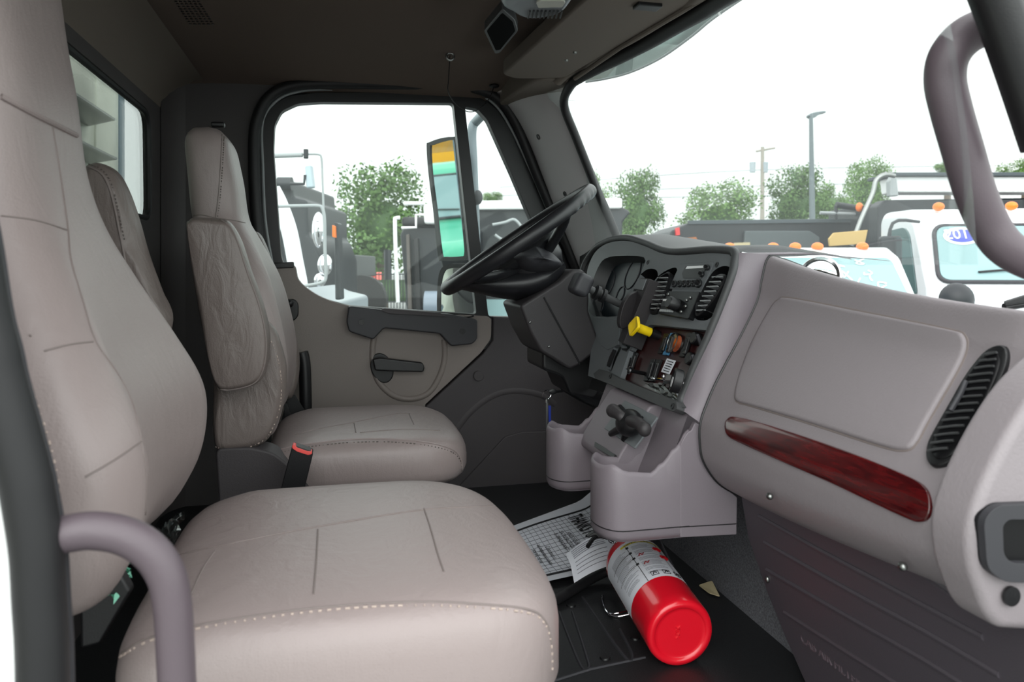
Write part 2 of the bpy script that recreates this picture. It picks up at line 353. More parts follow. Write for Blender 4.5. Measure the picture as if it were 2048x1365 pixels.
for q in ((723, 645), (925, 663)): mb.lathe([(.009, 0), (.009, .003), (.006, .003), (.006, -.001), (0, -.001)], PY(*q, YD-.05), (0, -1, 0), 20)
out('screw', MB().lathe([(.009, 0), (.009, .003), (.006, .003), (.006, .001), (0, .001)], PY(723, 645, YD-.05), (0, -1, 0), 20), M['black'], d1)
out('screw', MB().lathe([(.009, 0), (.009, .003), (.006, .003), (.006, .001), (0, .001)], PY(925, 663, YD-.05), (0, -1, 0), 20), M['black'], d1)
out('arm_recess', MB().plate(rnd(YS([(760, 621), (768, 617), (880, 626), (894, 634), (780, 628)], YD-.058), .004), (0, .02, 0)), M['doord'], d1, bevel=.002)
cup = [PY(764+23*math.cos(a)+5*math.sin(a), 737+30*math.sin(a), YD-.012) for a in [2*math.pi*k/28 for k in range(28)]]
out('handle_cup', MB().plate(cup, (0, .02, 0)), M['black'], d1, bevel=.004)
hd = out('door_handle', MB().plate(rnd(YS([(745, 719), (760, 716), (845, 726), (850, 735), (847, 745), (790, 744), (750, 742)], YD-.055), .006), (0, .022, 0)), M['black'], d1, bevel=.006)
out('latch_bezel', MB().plate(rnd(YS([(567, 600), (588, 598), (597, 608), (597, 632), (588, 643), (574, 643), (566, 620)], YD-.02), .01), (0, .025, 0)), M['black'], d1, bevel=.004)
out('lock_knob', MB().ell(PY(580, 607, YD-.03), (.010, .014, .012)), M['black'], d1)
out('cup_tray', MB().tube([PY(925+22*math.cos(a), 632+3.5*math.sin(a), YD-.04) for a in [2*math.pi*k/24 for k in range(24)]], .0022, 6, closed=True), M['black'], d1)
struct(out('trim_6', MB().tube(cr([PY(1138, 960, 2.27), PY(1110, 1000, 2.23), PY(1075, 1035, 2.2), PY(1030, 1070, 2.2)], 6), .009, 10), M['grey']))
struct(out('wall_front', MB().plate([Vector((.80, .56, -.01)), Vector((.80, 2.36, -.01)), Vector((.84, 2.36, .45)), Vector((.84, .56, .45))], (.03, 0, 0)), M['carpet']))

# ---- A pillar (far) ----
Lp = [(995, 192), (1032, 240), (1062, 300), (1100, 400), (1145, 510), (1185, 610)]
Rp = [(1136, 172), (1130, 215), (1152, 275), (1190, 370), (1232, 470), (1262, 560)]
a_ = cr(YS(Lp, 2.32), 5); c_ = cr(YS(Rp, 2.08), 5); rows = []
for p, q in zip(a_, c_):
    row = []
    for k in range(11):
        t = k/10; m_ = p.lerp(q, t); bul = math.sin(math.pi*t)**.7*.035; row.append(m_+Vector((-.6, -.8, 0))*bul)
    rows.append(row)
pil = struct(out('trim_7', MB().grid(rows), M['pillar'])); PB_ = bvh(pil)
for q, r in (((1077, 274), .009), ((1130, 388), .008)):
    h = cast(PB_, *q)
    if h: struct(out('trim_8', MB().lathe([(r, -.002), (r, .002), (r*.5, .002), (r*.4, 0), (0, 0)], h[0], h[1], 20), M['black']))
cap = [Vector(v+(1.203,)) for v in ((.53, 1.97), (.60, 1.955), (.655, 1.97), (.672, 2.06), (.655, 2.14), (.60, 2.36), (.50, 2.36))]
struct(out('trim_17', MB().plate(rnd(cap, .03), (0, 0, .07)), M['headpanel'], bevel=.02, bseg=5))
# near A pillar and seal, near B pillar
struct(out('trim_9', MB().tube(cr([PY(1960, -80, .60), PY(1998, 20, .60), PY(2040, 140, .60), PY(2090, 290, .60)], 6), .022, 12), M['black']))
Rs = [(-160, -300), (-118, 0), (-70, 250), (-8, 430), (25, 620), (45, 700), (58, 760), (83, 850), (110, 950), (120, 1000), (135, 1100), (141, 1200), (147, 1300), (150, 1500)]
nb = cr([PY(a-62, b, .60) for a, b in Rs], 6)
struct(out('trim_10', MB().tube(nb, .0170, 16), M['rubber']))
nb2 = cr([PY(a-17, b, .615) for a, b in Rs], 6)
struct(out('trim_11', MB().tube(nb2, .0062, 12), M['rubg']))
bp = [PY(-600, -300, .60)] + YS([(a-85, b) for a, b in Rs], .60) + [PY(-500, 1500, .60)]
struct(out('wall_right', MB().plate(bp, (0, .03, 0)), M['white'], bevel=.004))

# ---- windshield ----
def pcurve(px, py, fx):
    d = ray(px, py); lo, hi = .3, 4
    for _ in range(40):
        t = (lo+hi)/2; p = CAM+d*t
        if p.x-fx(p.y) > 0: hi = t
        else: lo = t
    return CAM+d*lo
def xb(y): return .93-.42*(y-1.475)**2
w2 = sroot('window_2', (.85, 1.475, .75)); rows = []
for i in range(21):
    y = .62+(2.11-.62)*i/20; T = Vector((xw(y)+.005, y, 1.225)); B = Vector((xb(y), y, .70)); rows.append([T.lerp(B, k/8)+Vector((.03*math.sin(math.pi*k/8), 0, 0)) for k in range(9)])
out('pane', MB().grid(rows), M['wglass'], w2)
tops = [pcurve(px, py, xw) for px, py in ((1140, 172), (1160, 155), (1200, 133), (1250, 108), (1300, 82), (1350, 53), (1400, 25), (1440, 0), (1520, -50), (1620, -120), (1800, -260))]
sp_ = cr([PY(1262, 560, 2.07), PY(1232, 470, 2.07), PY(1190, 370, 2.07), PY(1152, 275, 2.07), PY(1128, 210, 2.06)] + tops, 6)
out('windshield_seal', MB().tube(sp_, [.0125]*26+[.0125+.006*min(1, k_/20) for k_ in range(len(sp_)-26)], 12), M['rubber'], w2)
struct(out('trim_20', MB().tube(cr([q+Vector((-.038, -.006, .012)) for q in tops], 5), .016, 12), M['headpanel']))
# outside sun visor band
def fv(y): return xw(y)+.11
lowc = cr([pcurve(px, py, fv) for px, py in ((1172, 164), (1210, 158), (1260, 145), (1320, 117), (1380, 75), (1425, 38), (1480, 0), (1600, -80), (1800, -220))], 6)
rows = [[p, p+Vector((-.02, 0, .05)), p+Vector((-.07, 0, .10))] for p in lowc]; rows = [[q+Vector((0, 0, 0)) for q in r] for r in rows]
vis = thing('sun_visor', 'tinted translucent outside visor above the windshield', 'sun visor', wc if (wc := lowc[len(lowc)//2].copy()) else None)
g_ = MB(); g_.grid(rows); g_.grid([[q+Vector((.004, 0, .002)) for q in r] for r in rows]); g_.grid([[r[0], r[0]+Vector((.004, 0, .002))] for r in rows])
out('tinted_band', g_, M['visor'], vis)
i0 = 5*6+2
out('bracket', MB().tube([lowc[i0]+Vector((0, 0, -.004)), lowc[i0]+Vector((-.02, 0, .05)), lowc[i0]+Vector((-.07, 0, .10))], .004, 8), M['white'], vis)
out('lower_lip', MB().tube(lowc, .003, 8), M['grey'], vis)

# ---- headliner fittings ----
def onc(px, py, off=.0): 
    h = cast(CB, px, py); return h[0]+h[1]*off if h else PZ(px, py, 1.22)
PH = Plane(onc(1200, 60), (onc(1150, 130)-onc(1250, 20)).cross(onc(1150, 130)-onc(1100, 100)))
def pz(px, py, z): return PZ(px, py, z)
hp = [pz(*q, 1.205) for q in ((1004, 150), (1170, 0), (1420, -190), (1560, -130), (1400, 0), (1130, 156), (1080, 158), (1030, 158))]
struct(out('trim_12', MB().plate(rnd(hp, .02), (0, 0, .04)), M['headpanel'], bevel=.006, bseg=4))
struct(out('trim_13', MB().tube([pz(*q, 1.203) for q in ((1150, 157), (1240, 95), (1400, 0), (1560, -100))], .006, 8), M['headpanel']))
for q in ((1150, 104), (1133, 120)):
    struct(out('trim_14', MB().lathe([(.005, 0), (.004, .004), (0, .005)], pz(*q, 1.205), (0, 0, -1), 14), M['steel']))
struct(out('trim_14', MB().box(pz(1295, 12, 1.203), (.05, .03, .01)), M['black'], bevel=.002))
oc = thing('overhead_console', 'silver grey overhead console with a dome light and small grille', 'overhead console', pz(1080, 10, 1.19))
out('housing', MB().pillow(cr([pz(*q, 1.185) for q in ((1000, 0), (1025, 28), (1055, 40), (1090, 38), (1120, 30), (1146, 5), (1230, -120), (1050, -140))], 5, True), (0, 0, .05), .3), mat('console_silver', (130, 134, 138), .35, .3), oc)
out('lamp_lens', MB().plate(rnd([pz(*q, 1.181) for q in ((1072, 6), (1078, 2), (1128, 2), (1131, 6), (1124, 15), (1076, 16))], .004), (0, 0, .006)), mat('lamp_lens', (185, 185, 175), .3), oc, bevel=.001)
mb = MB()
for i in range(9): a = pz(1060+i*8, 22, 1.182); b = pz(1056+i*8, 36, 1.182); mb.tube([a, b], .0018, 6)
out('speaker_grille', mb, M['black'], oc)
cb = thing('overhead_cubby', 'open black cubby recessed in the headliner beside the console', 'storage cubby', pz(1000, 65, 1.2))
q4 = [(968, 62), (1005, 18), (1030, 40), (1036, 62), (1000, 106), (990, 108)]
out('frame', MB().plate(rnd([pz(*q, 1.195) for q in q4], .01), (0, 0, .02), ), M['hood'], cb, bevel=.003)
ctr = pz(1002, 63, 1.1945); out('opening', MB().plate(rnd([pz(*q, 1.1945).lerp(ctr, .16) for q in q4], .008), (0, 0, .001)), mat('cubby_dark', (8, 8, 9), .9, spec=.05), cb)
# microphone cord between two headliner clips
cd = thing('hanging_cord', 'thin black cord looping below the headliner from a chrome eyelet', 'cord', onc(900, 110))
e1 = onc(900, 108, .004); e2 = onc(988, 170, .004)
out('eyelet', MB().tube([e1+Vector((.010*math.cos(a), -.004, .010*math.sin(a)-.004)) for a in [2*math.pi*k/20 for k in range(20)]], .0035, 8, closed=True), M['steel'], cd)
out('clip', MB().ell(e2, (.016, .016, .006)), M['black'], cd)
cp = cr([e1, PY(897, 160, e1.y-.0), PY(897, 185, e1.y), PY(915, 212, e1.y+.02), PY(940, 224, e1.y+.04), PY(962, 215, e1.y+.04), PY(980, 195, (e1.y+e2.y)/2), e2], 8)
out('cord', MB().tube(cp, .0014, 6), M['black'], cd)
# speaker grille in the headliner (left)
rows = []
mb = MB()
for i in range(6):
    for j in range(10):
        p = onc(352+i*9+j*3.2, 2+j*5, .001); mb.lathe([(.003, 0), (.003, .001), (0, .001)], p, (0, 0, -1), 8)
struct(out('trim_15', mb, M['black']))
h = onc(262, 95, .0); struct(out('trim_16', MB().ell(h, (.012, .004, .012)), M['headpanel']))
# ================= SEATS =================
def ip(tab, z):
    n = len(tab)
    if z <= tab[0][0]: return tab[0][1:]
    for i in range(n-1):
        if z <= tab[i+1][0]:
            b, c = tab[i], tab[i+1]; a = tab[max(i-1, 0)]; d = tab[min(i+2, n-1)]; h = c[0]-b[0]; t = (z-b[0])/h; r = []
            for k in range(1, len(b)):
                m0 = (c[k]-a[k])/(c[0]-a[0])*h; m1 = (d[k]-b[k])/(d[0]-b[0])*h
                r.append((2*t**3-3*t*t+1)*b[k]+(t**3-2*t*t+t)*m0+(-2*t**3+3*t*t)*c[k]+(t**3-t*t)*m1)
            return tuple(r)
    return tab[-1][1:]
def backrest_mb(Yc, tab, ztop, dep=.022):
    z0 = tab[0][0]; rows = []; NZ = 64; NT = 72
    for i in range(NZ+1):
        z = z0+(ztop-z0)*i/NZ; w, xf, th = ip(tab, z)
        # round the top and bottom
        et = max(0, (z-(ztop-.06))/.06); eb = max(0, ((z0+.04)-z)/.04); s = math.sqrt(max(1e-4, 1-min(1, et)**2.6))*.97+.03 if et else 1
        s2 = math.sqrt(max(1e-3, 1-min(1, eb)**2.5*.75)) if eb else 1
        s = s*s2; row = []
        for k in range(NT):
            a = 2*math.pi*k/NT; c, sn = math.cos(a), math.sin(a); e = .5 
            u = math.copysign(abs(sn)**e, sn); n = math.copysign(abs(c)**.62, c)
            d = n*th/2
            if c > 0:
                body = max(0, min(1, (w-.15)/.07)); d -= dep*body*max(0, 1-(u/.72)**2)**.8
            row.append(Vector((xf-th/2+d*s - .0, Yc+u*w*(.25+.75*s if et else s), z)))
        rows.append(row)
    return MB().grid(rows, cv=True, caps=True)
def cushion_mb(xc, yc, ax, ay, zb, zt, nose=.03):
    rows = []; lev = [(zb, .93), (zb+.012, .975), (zb+.03, 1), (zt-.055, 1), (zt-.035, .99), (zt-.02, .965), (zt-.011, .92), (zt-.006, .86), (zt-.002, .75), (zt, .6), (zt+.002, .45), (zt+.003, .3), (zt+.003, .15), (zt+.003, .02)]
    for z, s in lev:
        row = []
        for k in range(72):
            a = 2*math.pi*k/72; c, sn = math.cos(a), math.sin(a)
            e = (.42 if c > 0 else .30) if s > .5 else .45; x = math.copysign(abs(c)**e, c); y = math.copysign(abs(sn)**e, sn)
            sx = s+(1-s)*.25 if s > .8 else s
            X = x*ax*s; Y_ = y*ay*s
            bulge = 1+.02*math.cos(y*math.pi/2) if x > 0 else 1
            dz = -nose*max(0, X/ax)**4*((z-zb)/(zt-zb)) - .04*max(0, -X/ax-.6)*((z-zb)/(zt-zb))
            rr = .0
            row.append(Vector((xc+X*bulge, yc+Y_*(1-.05*max(0, X/ax)**3), z+dz)))
        rows.append(row)
    return MB().grid(rows, cv=True, caps=True)
# ---- passenger seat ----
ps = thing('passenger_seat', 'grey leather seat in the foreground with tall backrest and broad cushion', 'seat', (.0, 1.02, 0))
ptab = [(.33, .195, -.240, .10), (.365, .225, -.215, .12), (.415, .248, -.190, .14), (.48, .254, -.180, .15), (.53, .250, -.188, .15), (.60, .222, -.222, .14), (.68, .18, -.265, .13), (.75, .153, -.30, .12), (.82, .137, -.32, .115), (.92, .133, -.332, .11), (1.0, .133, -.345, .105), (1.14, .12, -.36, .095)]
pb = out('backrest', backrest_mb(1.02, ptab, 1.15), M['leather'], ps, sharp=80); B1 = bvh(pb)
seam(B1, [(2, 193), (60, 225), (110, 250), (152, 271)], .0035, M['leather'], pb, 'piping')
seam(B1, [(2, 189), (60, 221), (110, 246), (152, 267)], .0016, M['seamm'], pb)
for L in ([(2, 432), (70, 441), (133, 460)], [(105, 252), (118, 330), (135, 450), (142, 520), (165, 600), (190, 680), (230, 740), (262, 800), (282, 880), (292, 960), (290, 1030)], [(88, 703), (140, 690), (186, 684)], [(170, 955), (230, 920), (282, 884)], [(60, 670), (62, 674)]):
    seam(B1, L, .0010, M['seamm'], pb)
stitches(B1, [(50, 745), (65, 780), (82, 830), (100, 890), (114, 950), (122, 1015)], M['thread'], pb)
pc = out('cushion', cushion_mb(.022, 1.02, .243, .255, .20, .352), M['leather'], ps, sharp=80); B2 = bvh(pc)
for L in ([(352, 1112), (430, 1095), (560, 1068), (700, 1043), (850, 1020), (1000, 1012)], [(848, 1018), (862, 1060), (876, 1110), (888, 1145)], [(636, 1060), (633, 1120), (627, 1190)], [(430, 1103), (405, 1140), (378, 1200)]):
    seam(B2, L, .0011, M['seamm'], pc)
near = [(236, 1318), (300, 1283), (400, 1258), (550, 1234), (700, 1218), (850, 1212), (980, 1218), (1060, 1228), (1090, 1250), (1102, 1290), (1104, 1340)]
stitches(B2, near, M['thread'], pc); seam(B2, [(a, b-7) for a, b in near], .0012, M['seamm'], pc)
out('seat_base', MB().box((-.0, 1.02, .10), (.40, .42, .20)), M['black'], ps, bevel=.02)
out('recline_bracket', MB().plate(YS([(158, 1190), (236, 1140), (262, 1185), (200, 1290), (160, 1300)], .93), (0, .02, 0)), M['black'], ps, bevel=.004)
arm = cr(YS([(150, 345), (163, 325), (185, 320), (215, 335), (238, 375), (262, 440), (285, 520), (312, 600), (330, 650), (300, 720), (240, 700), (160, 600), (146, 450)], 1.335), 5, True)
pa = out('armrest', MB().pillow(arm, (0, .095, 0), .42, inset=.028), M['leatherw'], ps, sharp=80); B3 = bvh(pa)
seam(B3, [(160, 330), (195, 342), (214, 365), (228, 410), (242, 480), (258, 560)], .0018, M['seamm'], pa)
stitches(B3, [(168, 326), (200, 338), (220, 362), (234, 408), (249, 480)], M['threadd'], pa, step=.006)

# ---- driver seat ----
ds = thing('driver_seat', 'grey leather driver seat behind the steering wheel with folded armrests', 'seat', (.06, 1.85, 0))
dtab = [(.315, .235, -.125, .13), (.40, .248, -.10, .14), (.48, .252, -.09, .14), (.56, .245, -.10, .14), (.67, .215, -.13, .13), (.76, .165, -.175, .12), (.805, .135, -.20, .11), (.90, .13, -.215, .105), (1.0, .12, -.235, .095)]
db = out('backrest', backrest_mb(1.86, dtab, 1.015), M['leather'], ds, sharp=80); B4 = bvh(db)
for L in ([(444, 262), (441, 330), (436, 400), (431, 436)], [(366, 436), (400, 430), (430, 436), (460, 440), (490, 446)], [(450, 440), (480, 500), (510, 570), (535, 650), (545, 720)]):
    seam(B4, L, .0012, M['seamm'], db)
stitches(B4, [(448, 262), (445, 330), (440, 400), (435, 436)], M['threadd'], db, step=.006)
dc = out('cushion', cushion_mb(.075, 1.86, .225, .235, .215, .325, .02), M['leather'], ds, sharp=80); B5 = bvh(dc)
near = [(545, 905), (590, 893), (640, 886), (700, 880), (780, 879), (850, 885), (900, 897), (920, 915), (924, 938)]
seam(B5, near, .0022, M['leather'], dc, 'piping'); stitches(B5, [(a, b+6) for a, b in near], M['threadd'], dc, step=.008)
for L in ([(590, 870), (640, 858), (710, 845), (790, 829), (820, 828)], [(708, 847), (712, 866)], [(818, 828), (828, 850)], [(720, 866), (800, 860), (880, 862)]):
    seam(B5, L, .0012, M['seamm'], dc)
side = cr(YS([(424, 700), (423, 800), (422, 850), (428, 898), (445, 907), (490, 904), (530, 888), (556, 845), (570, 790), (572, 740), (560, 690), (540, 650), (470, 600), (430, 640)], 1.60), 5, True)
sd = out('side_bolster', MB().pillow(side, (0, .06, 0), .45, inset=.02), M['leatherw'], ds, sharp=80); B6 = bvh(sd)
stitches(B6, [(535, 668), (553, 710), (562, 760), (560, 810), (548, 850), (528, 880), (490, 896), (440, 897), (428, 880), (425, 820)], M['thread'], sd, step=.008)
arm = cr(YS([(369, 455), (374, 439), (388, 433), (440, 437), (458, 446), (478, 480), (498, 540), (520, 600), (535, 660), (536, 710), (527, 752), (505, 775), (460, 786), (435, 782), (418, 745), (400, 660), (382, 560)], 1.52), 5, True)
da = out('armrest', MB().pillow(arm, (0, .075, 0), .42, inset=.014, dome=.004), M['leatherw'], ds, sharp=80, label='folded-up wrinkled armrest'); B7 = bvh(da)
seam(B7, [(440, 440), (458, 452), (474, 482), (494, 545), (516, 605), (530, 665), (531, 712), (522, 750), (502, 770), (460, 780), (436, 778)], .0016, M['seamm'], da)
arm = cr(YS([(487, 480), (492, 463), (505, 461), (520, 470), (536, 505), (552, 560), (570, 620), (596, 700), (594, 770), (570, 800), (520, 700), (490, 560)], 2.10), 5, True)
out('armrest', MB().pillow(arm, (0, .07, 0), .42, inset=.02), M['leatherw'], ds, sharp=80)
cov = rnd(YS([(430, 898), (500, 895), (545, 905), (575, 928), (605, 965), (640, 1010), (640, 1150), (448, 1150)], 1.60), .015)
out('side_cover', MB().plate(cov, (0, .08, 0)), M['doord'], ds, bevel=.01, bseg=4)
out('seat_base', MB().box((.06, 1.88, .10), (.36, .38, .20)), M['black'], ds, bevel=.02)
out('headrest_tab', MB().box(PY(436, 250, 1.86), (.03, .02, .012)), M['black'], ds, bevel=.004)
# seat belts
bk = thing('seat_belt_buckle', 'black seat belt buckle with a red release button between the seats', 'seat belt buckle', PY(595, 960, 1.5))
a, b, c, d = PY(585, 890, 1.5), PY(627, 905, 1.5), PY(604, 1000, 1.5), PY(560, 985, 1.5)
out('housing', MB().plate(rnd([a, b, c, d], .006), (0, .03, 0)), M['black'], bk, bevel=.004)
out('release_button', MB().plate(rnd(YS([(585, 890), (590, 891), (594, 896), (614, 903), (624, 904), (624, 909), (616, 911), (594, 904), (584, 897)], 1.498), .002), (0, .02, 0)), M['buckle'], bk, bevel=.0015, label='red release button')
out('strap', MB().plate(YS([(570, 975), (600, 985), (600, 1060), (560, 1060)], 1.512), (0, .006, 0)), M['rubber'], bk)
bt = thing('seat_belt', 'black seat belt webbing and guide beside the driver door', 'seat belt', PY(610, 830, 2.2))
out('guide', MB().tube(cr(YS([(604, 705), (609, 730), (611, 780), (612, 840)], 2.24), 5), .018, 10), M['black'], bt)
out('webbing', MB().plate(YS([(575, 795), (590, 790), (612, 826), (570, 850), (560, 850)], 2.17), (0, .004, 0)), M['rubber'], bt)
out('tongue', MB().plate(rnd(YS([(568, 808), (574, 806), (585, 850), (570, 856)], 2.1), .003), (0, .02, 0)), M['black'], bt, bevel=.002)

# ---- plastic wrap behind the passenger cushion ----
def crumple(ps_, amp, n=10, seed=1):
    random.seed(seed); a, b, c, d = [Vector(p) for p in ps_]; rows = []
    for i in range(n+1):
        rows.append([a.lerp(b, i/n).lerp(d.lerp(c, i/n), j/n)+Vector((random.uniform(-1, 1), random.uniform(-1, 1), random.uniform(-1, 1)))*amp for j in range(n+1)])
    return MB().grid(rows)
o = out('plastic_wrap', crumple([PY(318, 1058, 1.2), PY(368, 1020, 1.24), PY(352, 1085, 1.16), PY(338, 1110, 1.15)], .004), M['plastic']); tag(o, 'clear crumpled plastic wrap tucked at the far back corner of the seat cushion', 'plastic wrap')
o = out('plastic_bag', crumple([PY(215, 1160, .98), PY(248, 1122, 1.02), PY(262, 1150, .97), PY(222, 1205, .92)], .006, seed=3), mat('green_plastic', (110, 190, 160), .2)); tag(o, 'crumpled green and clear plastic bag between foreground backrest and cushion', 'plastic bag')
# ================= DASHBOARD =================
KD = .11/.29
PB = Plane((.59, 1.4, .44), (-.29, 0, .11))
def PBL(pts, off=0): return [PB(a, b, off) for a, b in pts]
nB = PB.n
dash = thing('dashboard', 'mauve grey dashboard with dark centre stack, gauge hood and passenger glovebox', 'dashboard', (.75, 1.4, .3))
# --- passenger side skin: lofted profiles ---
prof = [(1541, 516), (1528, 560), (1519, 602), (1490, 665), (1440, 760), (1416, 815), (1405, 850), (1404, 885), (1411, 925), (1440, 968), (1480, 993)]
pr0 = [PY(a, b, 1.18) for a, b in prof]
pf = cr([pr0[0]+Vector((.16, 0, -.046)), pr0[0]+Vector((.08, 0, -.019)), pr0[0]+Vector((.025, 0, -.001))]+pr0, 5)
rows = []; NR = 30
for i in range(NR+1):
    t = i/NR; y = 1.185-(1.185-.612)*t; row = []
    for p in pf:
        k = max(0, min(1, (p.z-.30)/.40)); drop = -.060*(1-(1-t)**2.2)*k**1.2 - .010*t*t*k + .045*(t**1.5)*(1-k)
        bow = .0
        end = max(0, (t-.86)/.14)
        row.append(Vector((p.x+bow+.03*end**2*(1), y, p.z+drop)))
    rows.append(row)
skin = out('passenger_dash_skin', MB().grid(rows), M['dash'], dash, sharp=80); BD = bvh(skin)
edge0 = rows[0]
out('panel_gap', MB().tube([p+Vector((-.001, .001, 0)) for p in edge0], .0022, 6), M['black'], dash)
# dash top towards the windshield
rows2 = []
for r in rows:
    rows2.append([r[0]+Vector((0, 0, .0)), r[0]+Vector((.01, 0, -.004)), Vector((max(r[0].x+.02, xb(r[0].y)+.02), r[0].y, r[0].z-.02))])
out('dash_top', MB().grid(rows2), M['hood'], dash)
# glovebox
gb = [(1470, 793), (1480, 748), (1505, 683), (1538, 622), (1556, 601), (1585, 597), (1740, 627), (1900, 660), (1930, 672), (1934, 700), (1915, 745), (1860, 840), (1832, 890), (1808, 902), (1760, 893), (1620, 848), (1500, 812), (1478, 806)]
def onD(pts, off, n=4, closed=True):
    P = cr([(a, b, 0) for a, b in pts], n, closed); o = []
    for p in P:
        h = cast(BD, p.x, p.y)
        if h: o.append(h[0]+h[1]*off)
    return o
L1 = onD(gb, -.001, 6)
def patch(loop_px, raise_, edgew, name, m, par, n=5, base=-.004):
    """raised panel following the dash surface: concentric loops of a traced outline cast on to it"""
    P = cr([(a, b, 0) for a, b in loop_px], n, True); c = sum(P, Vector())/len(P); rows = []
    def ring(px, off):
        row = []
        for p in P:
            q = p+(c-p).normalized()*min(px, (c-p).length*.95); h = cast(BD, q.x, q.y); row.append(h[0]+h[1]*off if h else None)
        return row
    R = [ring(0, base), ring(edgew*.15, raise_*.5), ring(edgew*.5, raise_*.92), ring(edgew, raise_)]
    for k in (.2, .4, .6, .8, .97):
        row = []
        for p in P:
            q = p+(c-p).normalized()*edgew; q = q+(c-q)*k; h = cast(BD, q.x, q.y); row.append(h[0]+h[1]*raise_ if h else None)
        R.append(row)
    cols = [j for j in range(len(P)) if all(r[j] is not None for r in R)]
    R = [[r[j] for j in cols] for r in R]
    return out(name, MB().grid(R, cv=True, caps=False).add(R[-1], [tuple(range(len(R[-1])))]), m, par, sharp=80)
glove = patch(gb, .005, 9, 'glovebox_lid', M['dash'], dash)
out('lid_gap', MB().tube(L1, .0022, 6, closed=True), M['seamm'], glove)
wt = [(1450, 855), (1454, 840), (1475, 835), (1560, 858), (1700, 905), (1820, 955), (1855, 978), (1866, 1010), (1862, 1035), (1845, 1045), (1815, 1036), (1680, 975), (1560, 922), (1480, 886), (1456, 872)]
patch(wt, .004, 7, 'wood_trim', M['wood'], dash)
# side vent
vt = [(1858, 915), (1862, 890), (1885, 845), (1930, 765), (1970, 712), (1990, 696), (2010, 692), (2020, 705), (2018, 735), (2000, 780), (1965, 850), (1930, 905), (1905, 930), (1875, 938), (1862, 930)]
vent = patch(vt, .006, 4, 'side_vent', M['black'], dash)
vi = [(a+(1940-a)*.16, b+(815-b)*.10) for a, b in vt]
patch(vi, .0075, 2, 'vent_opening', M['gloss'], vent, base=.004)
mb = MB()
for i in range(14):
    t = i/13; y = 712+t*(908-712); xl = 1985-(1985-1870)*((t)**1.0)-4-8*math.sin(math.pi*t); xr = 2006-(2006-1905)*t**1.25+6*math.sin(math.pi*t)
    H = hits(BD, [(xl, y+3), ((xl+xr)/2, y), (xr, y-2)], 3); P = [p+q*.009 for p, q in H]
    mb.tube(P, .0016, 6)
out('vent_slats', mb, M['hood'], vent)
H = hits(BD, [(1945, 775), (1935, 800), (1915, 835)], 3); out('vent_slider', MB().tube([p+q*.012 for p, q in H], .003, 8), M['rubg'], vent)
# end piece by the passenger door, with latch pocket
ep = rnd(YS([(2160, 700), (2075, 780), (2012, 880), (1962, 985), (1938, 1065), (1945, 1150), (1978, 1235), (2000, 1262), (2060, 1266), (2300, 1266), (2300, 700)], .60), .03)
out('dash_end', MB().plate(ep, (0, .055, 0)), M['dash'], dash, bevel=.014, bseg=5)
lr = rnd(YS([(1968, 1040), (1995, 1012), (2110, 1008), (2110, 1168), (2010, 1166), (1975, 1140)], .590), .01); li = rnd(YS([(2006, 1052), (2018, 1040), (2110, 1040), (2110, 1128), (2025, 1128), (2008, 1112)], .590), .008)
lp = out('latch_pocket', MB().plate(lr, (0, .02, 0), [li]), M['rubg'], dash, bevel=.004)
out('pocket_floor', MB().plate(lr, (0, .004, 0)).box((PY(2060, 1120, .60)), (.05, .01, .01)), M['gloss'], lp); lp.children[0].location.y += .008
out('plug', MB().lathe([(.0095, 0), (.0095, .003), (0, .003)], PY(2020, 1192, .598), (0, -1, 0), 24), M['black'], dash)
# clips on the lower edge and kick panel
for q in ((1541, 991), (1806, 1130)):
    h = cast(BD, q[0]+8, q[1]-8)
    if h: out('retaining_clip', MB().ell(PY(q[0], q[1], h[0].y)+Vector((-.004, -.004, 0)), (.005, .006, .005)), M['steel'], dash)
KP = Plane((.69, 1.0, .30), Vector((-.30, 0, -.07)))
kick = [(1478, 975), (1495, 1075), (1535, 1190), (1572, 1280), (1612, 1372), (1700, 1560), (2400, 1560), (2300, 1240), (1990, 1240), (1900, 1190), (1800, 1120), (1640, 1050), (1540, 985)]
kp = out('kick_panel', MB().plate([KP(a, b) for a, b in kick], (.02, 0, 0)), M['kick'], None, bevel=.004)
tag(kp, 'dark ribbed plastic kick panel under the glovebox with raised lettering', 'kick panel')
for L in ([(1520, 1033), (1640, 1100), (1800, 1185), (1968, 1275)], [(1530, 1085), (1680, 1170), (1850, 1262), (2000, 1350)], [(1535, 1140), (1700, 1235), (1850, 1320), (1960, 1390)], [(1570, 1225), (1680, 1295), (1790, 1365), (1860, 1420)]):
    out('rib', MB().tube(cr([KP(a, b, -.001) for a, b in L], 6), .0045, 8), M['kick'], kp)
o_, x_ = KP(1602, 1283, .001), KP(1715, 1372, .001)
out('lettering', textmb('CAB AIR FILTER', .021, o_, x_-o_, up, .0015), M['handle'], kp, smooth=False)
out('fastener', MB().ell(KP(1535, 1160, .002), (.004, .004, .006)), M['steel'], kp)

# --- centre stack ---
crest = [(1162, 560), (1168, 532), (1180, 510), (1194, 494), (1210, 485), (1229, 478), (1250, 476), (1267, 478), (1297, 488), (1326, 500), (1355, 504), (1414, 500), (1458, 501), (1471, 508)]
rside = [(1470, 525), (1462, 560), (1423, 661), (1385, 745), (1363, 800), (1366, 822)]
cf = cr(PBL(crest), 5); rs = cr(PBL(rside), 5)
face = cf+rs+PBL([(1340, 822), (1180, 752), (1186, 700)])
def cut(v): return Vector((v.x, v.y, v.z))
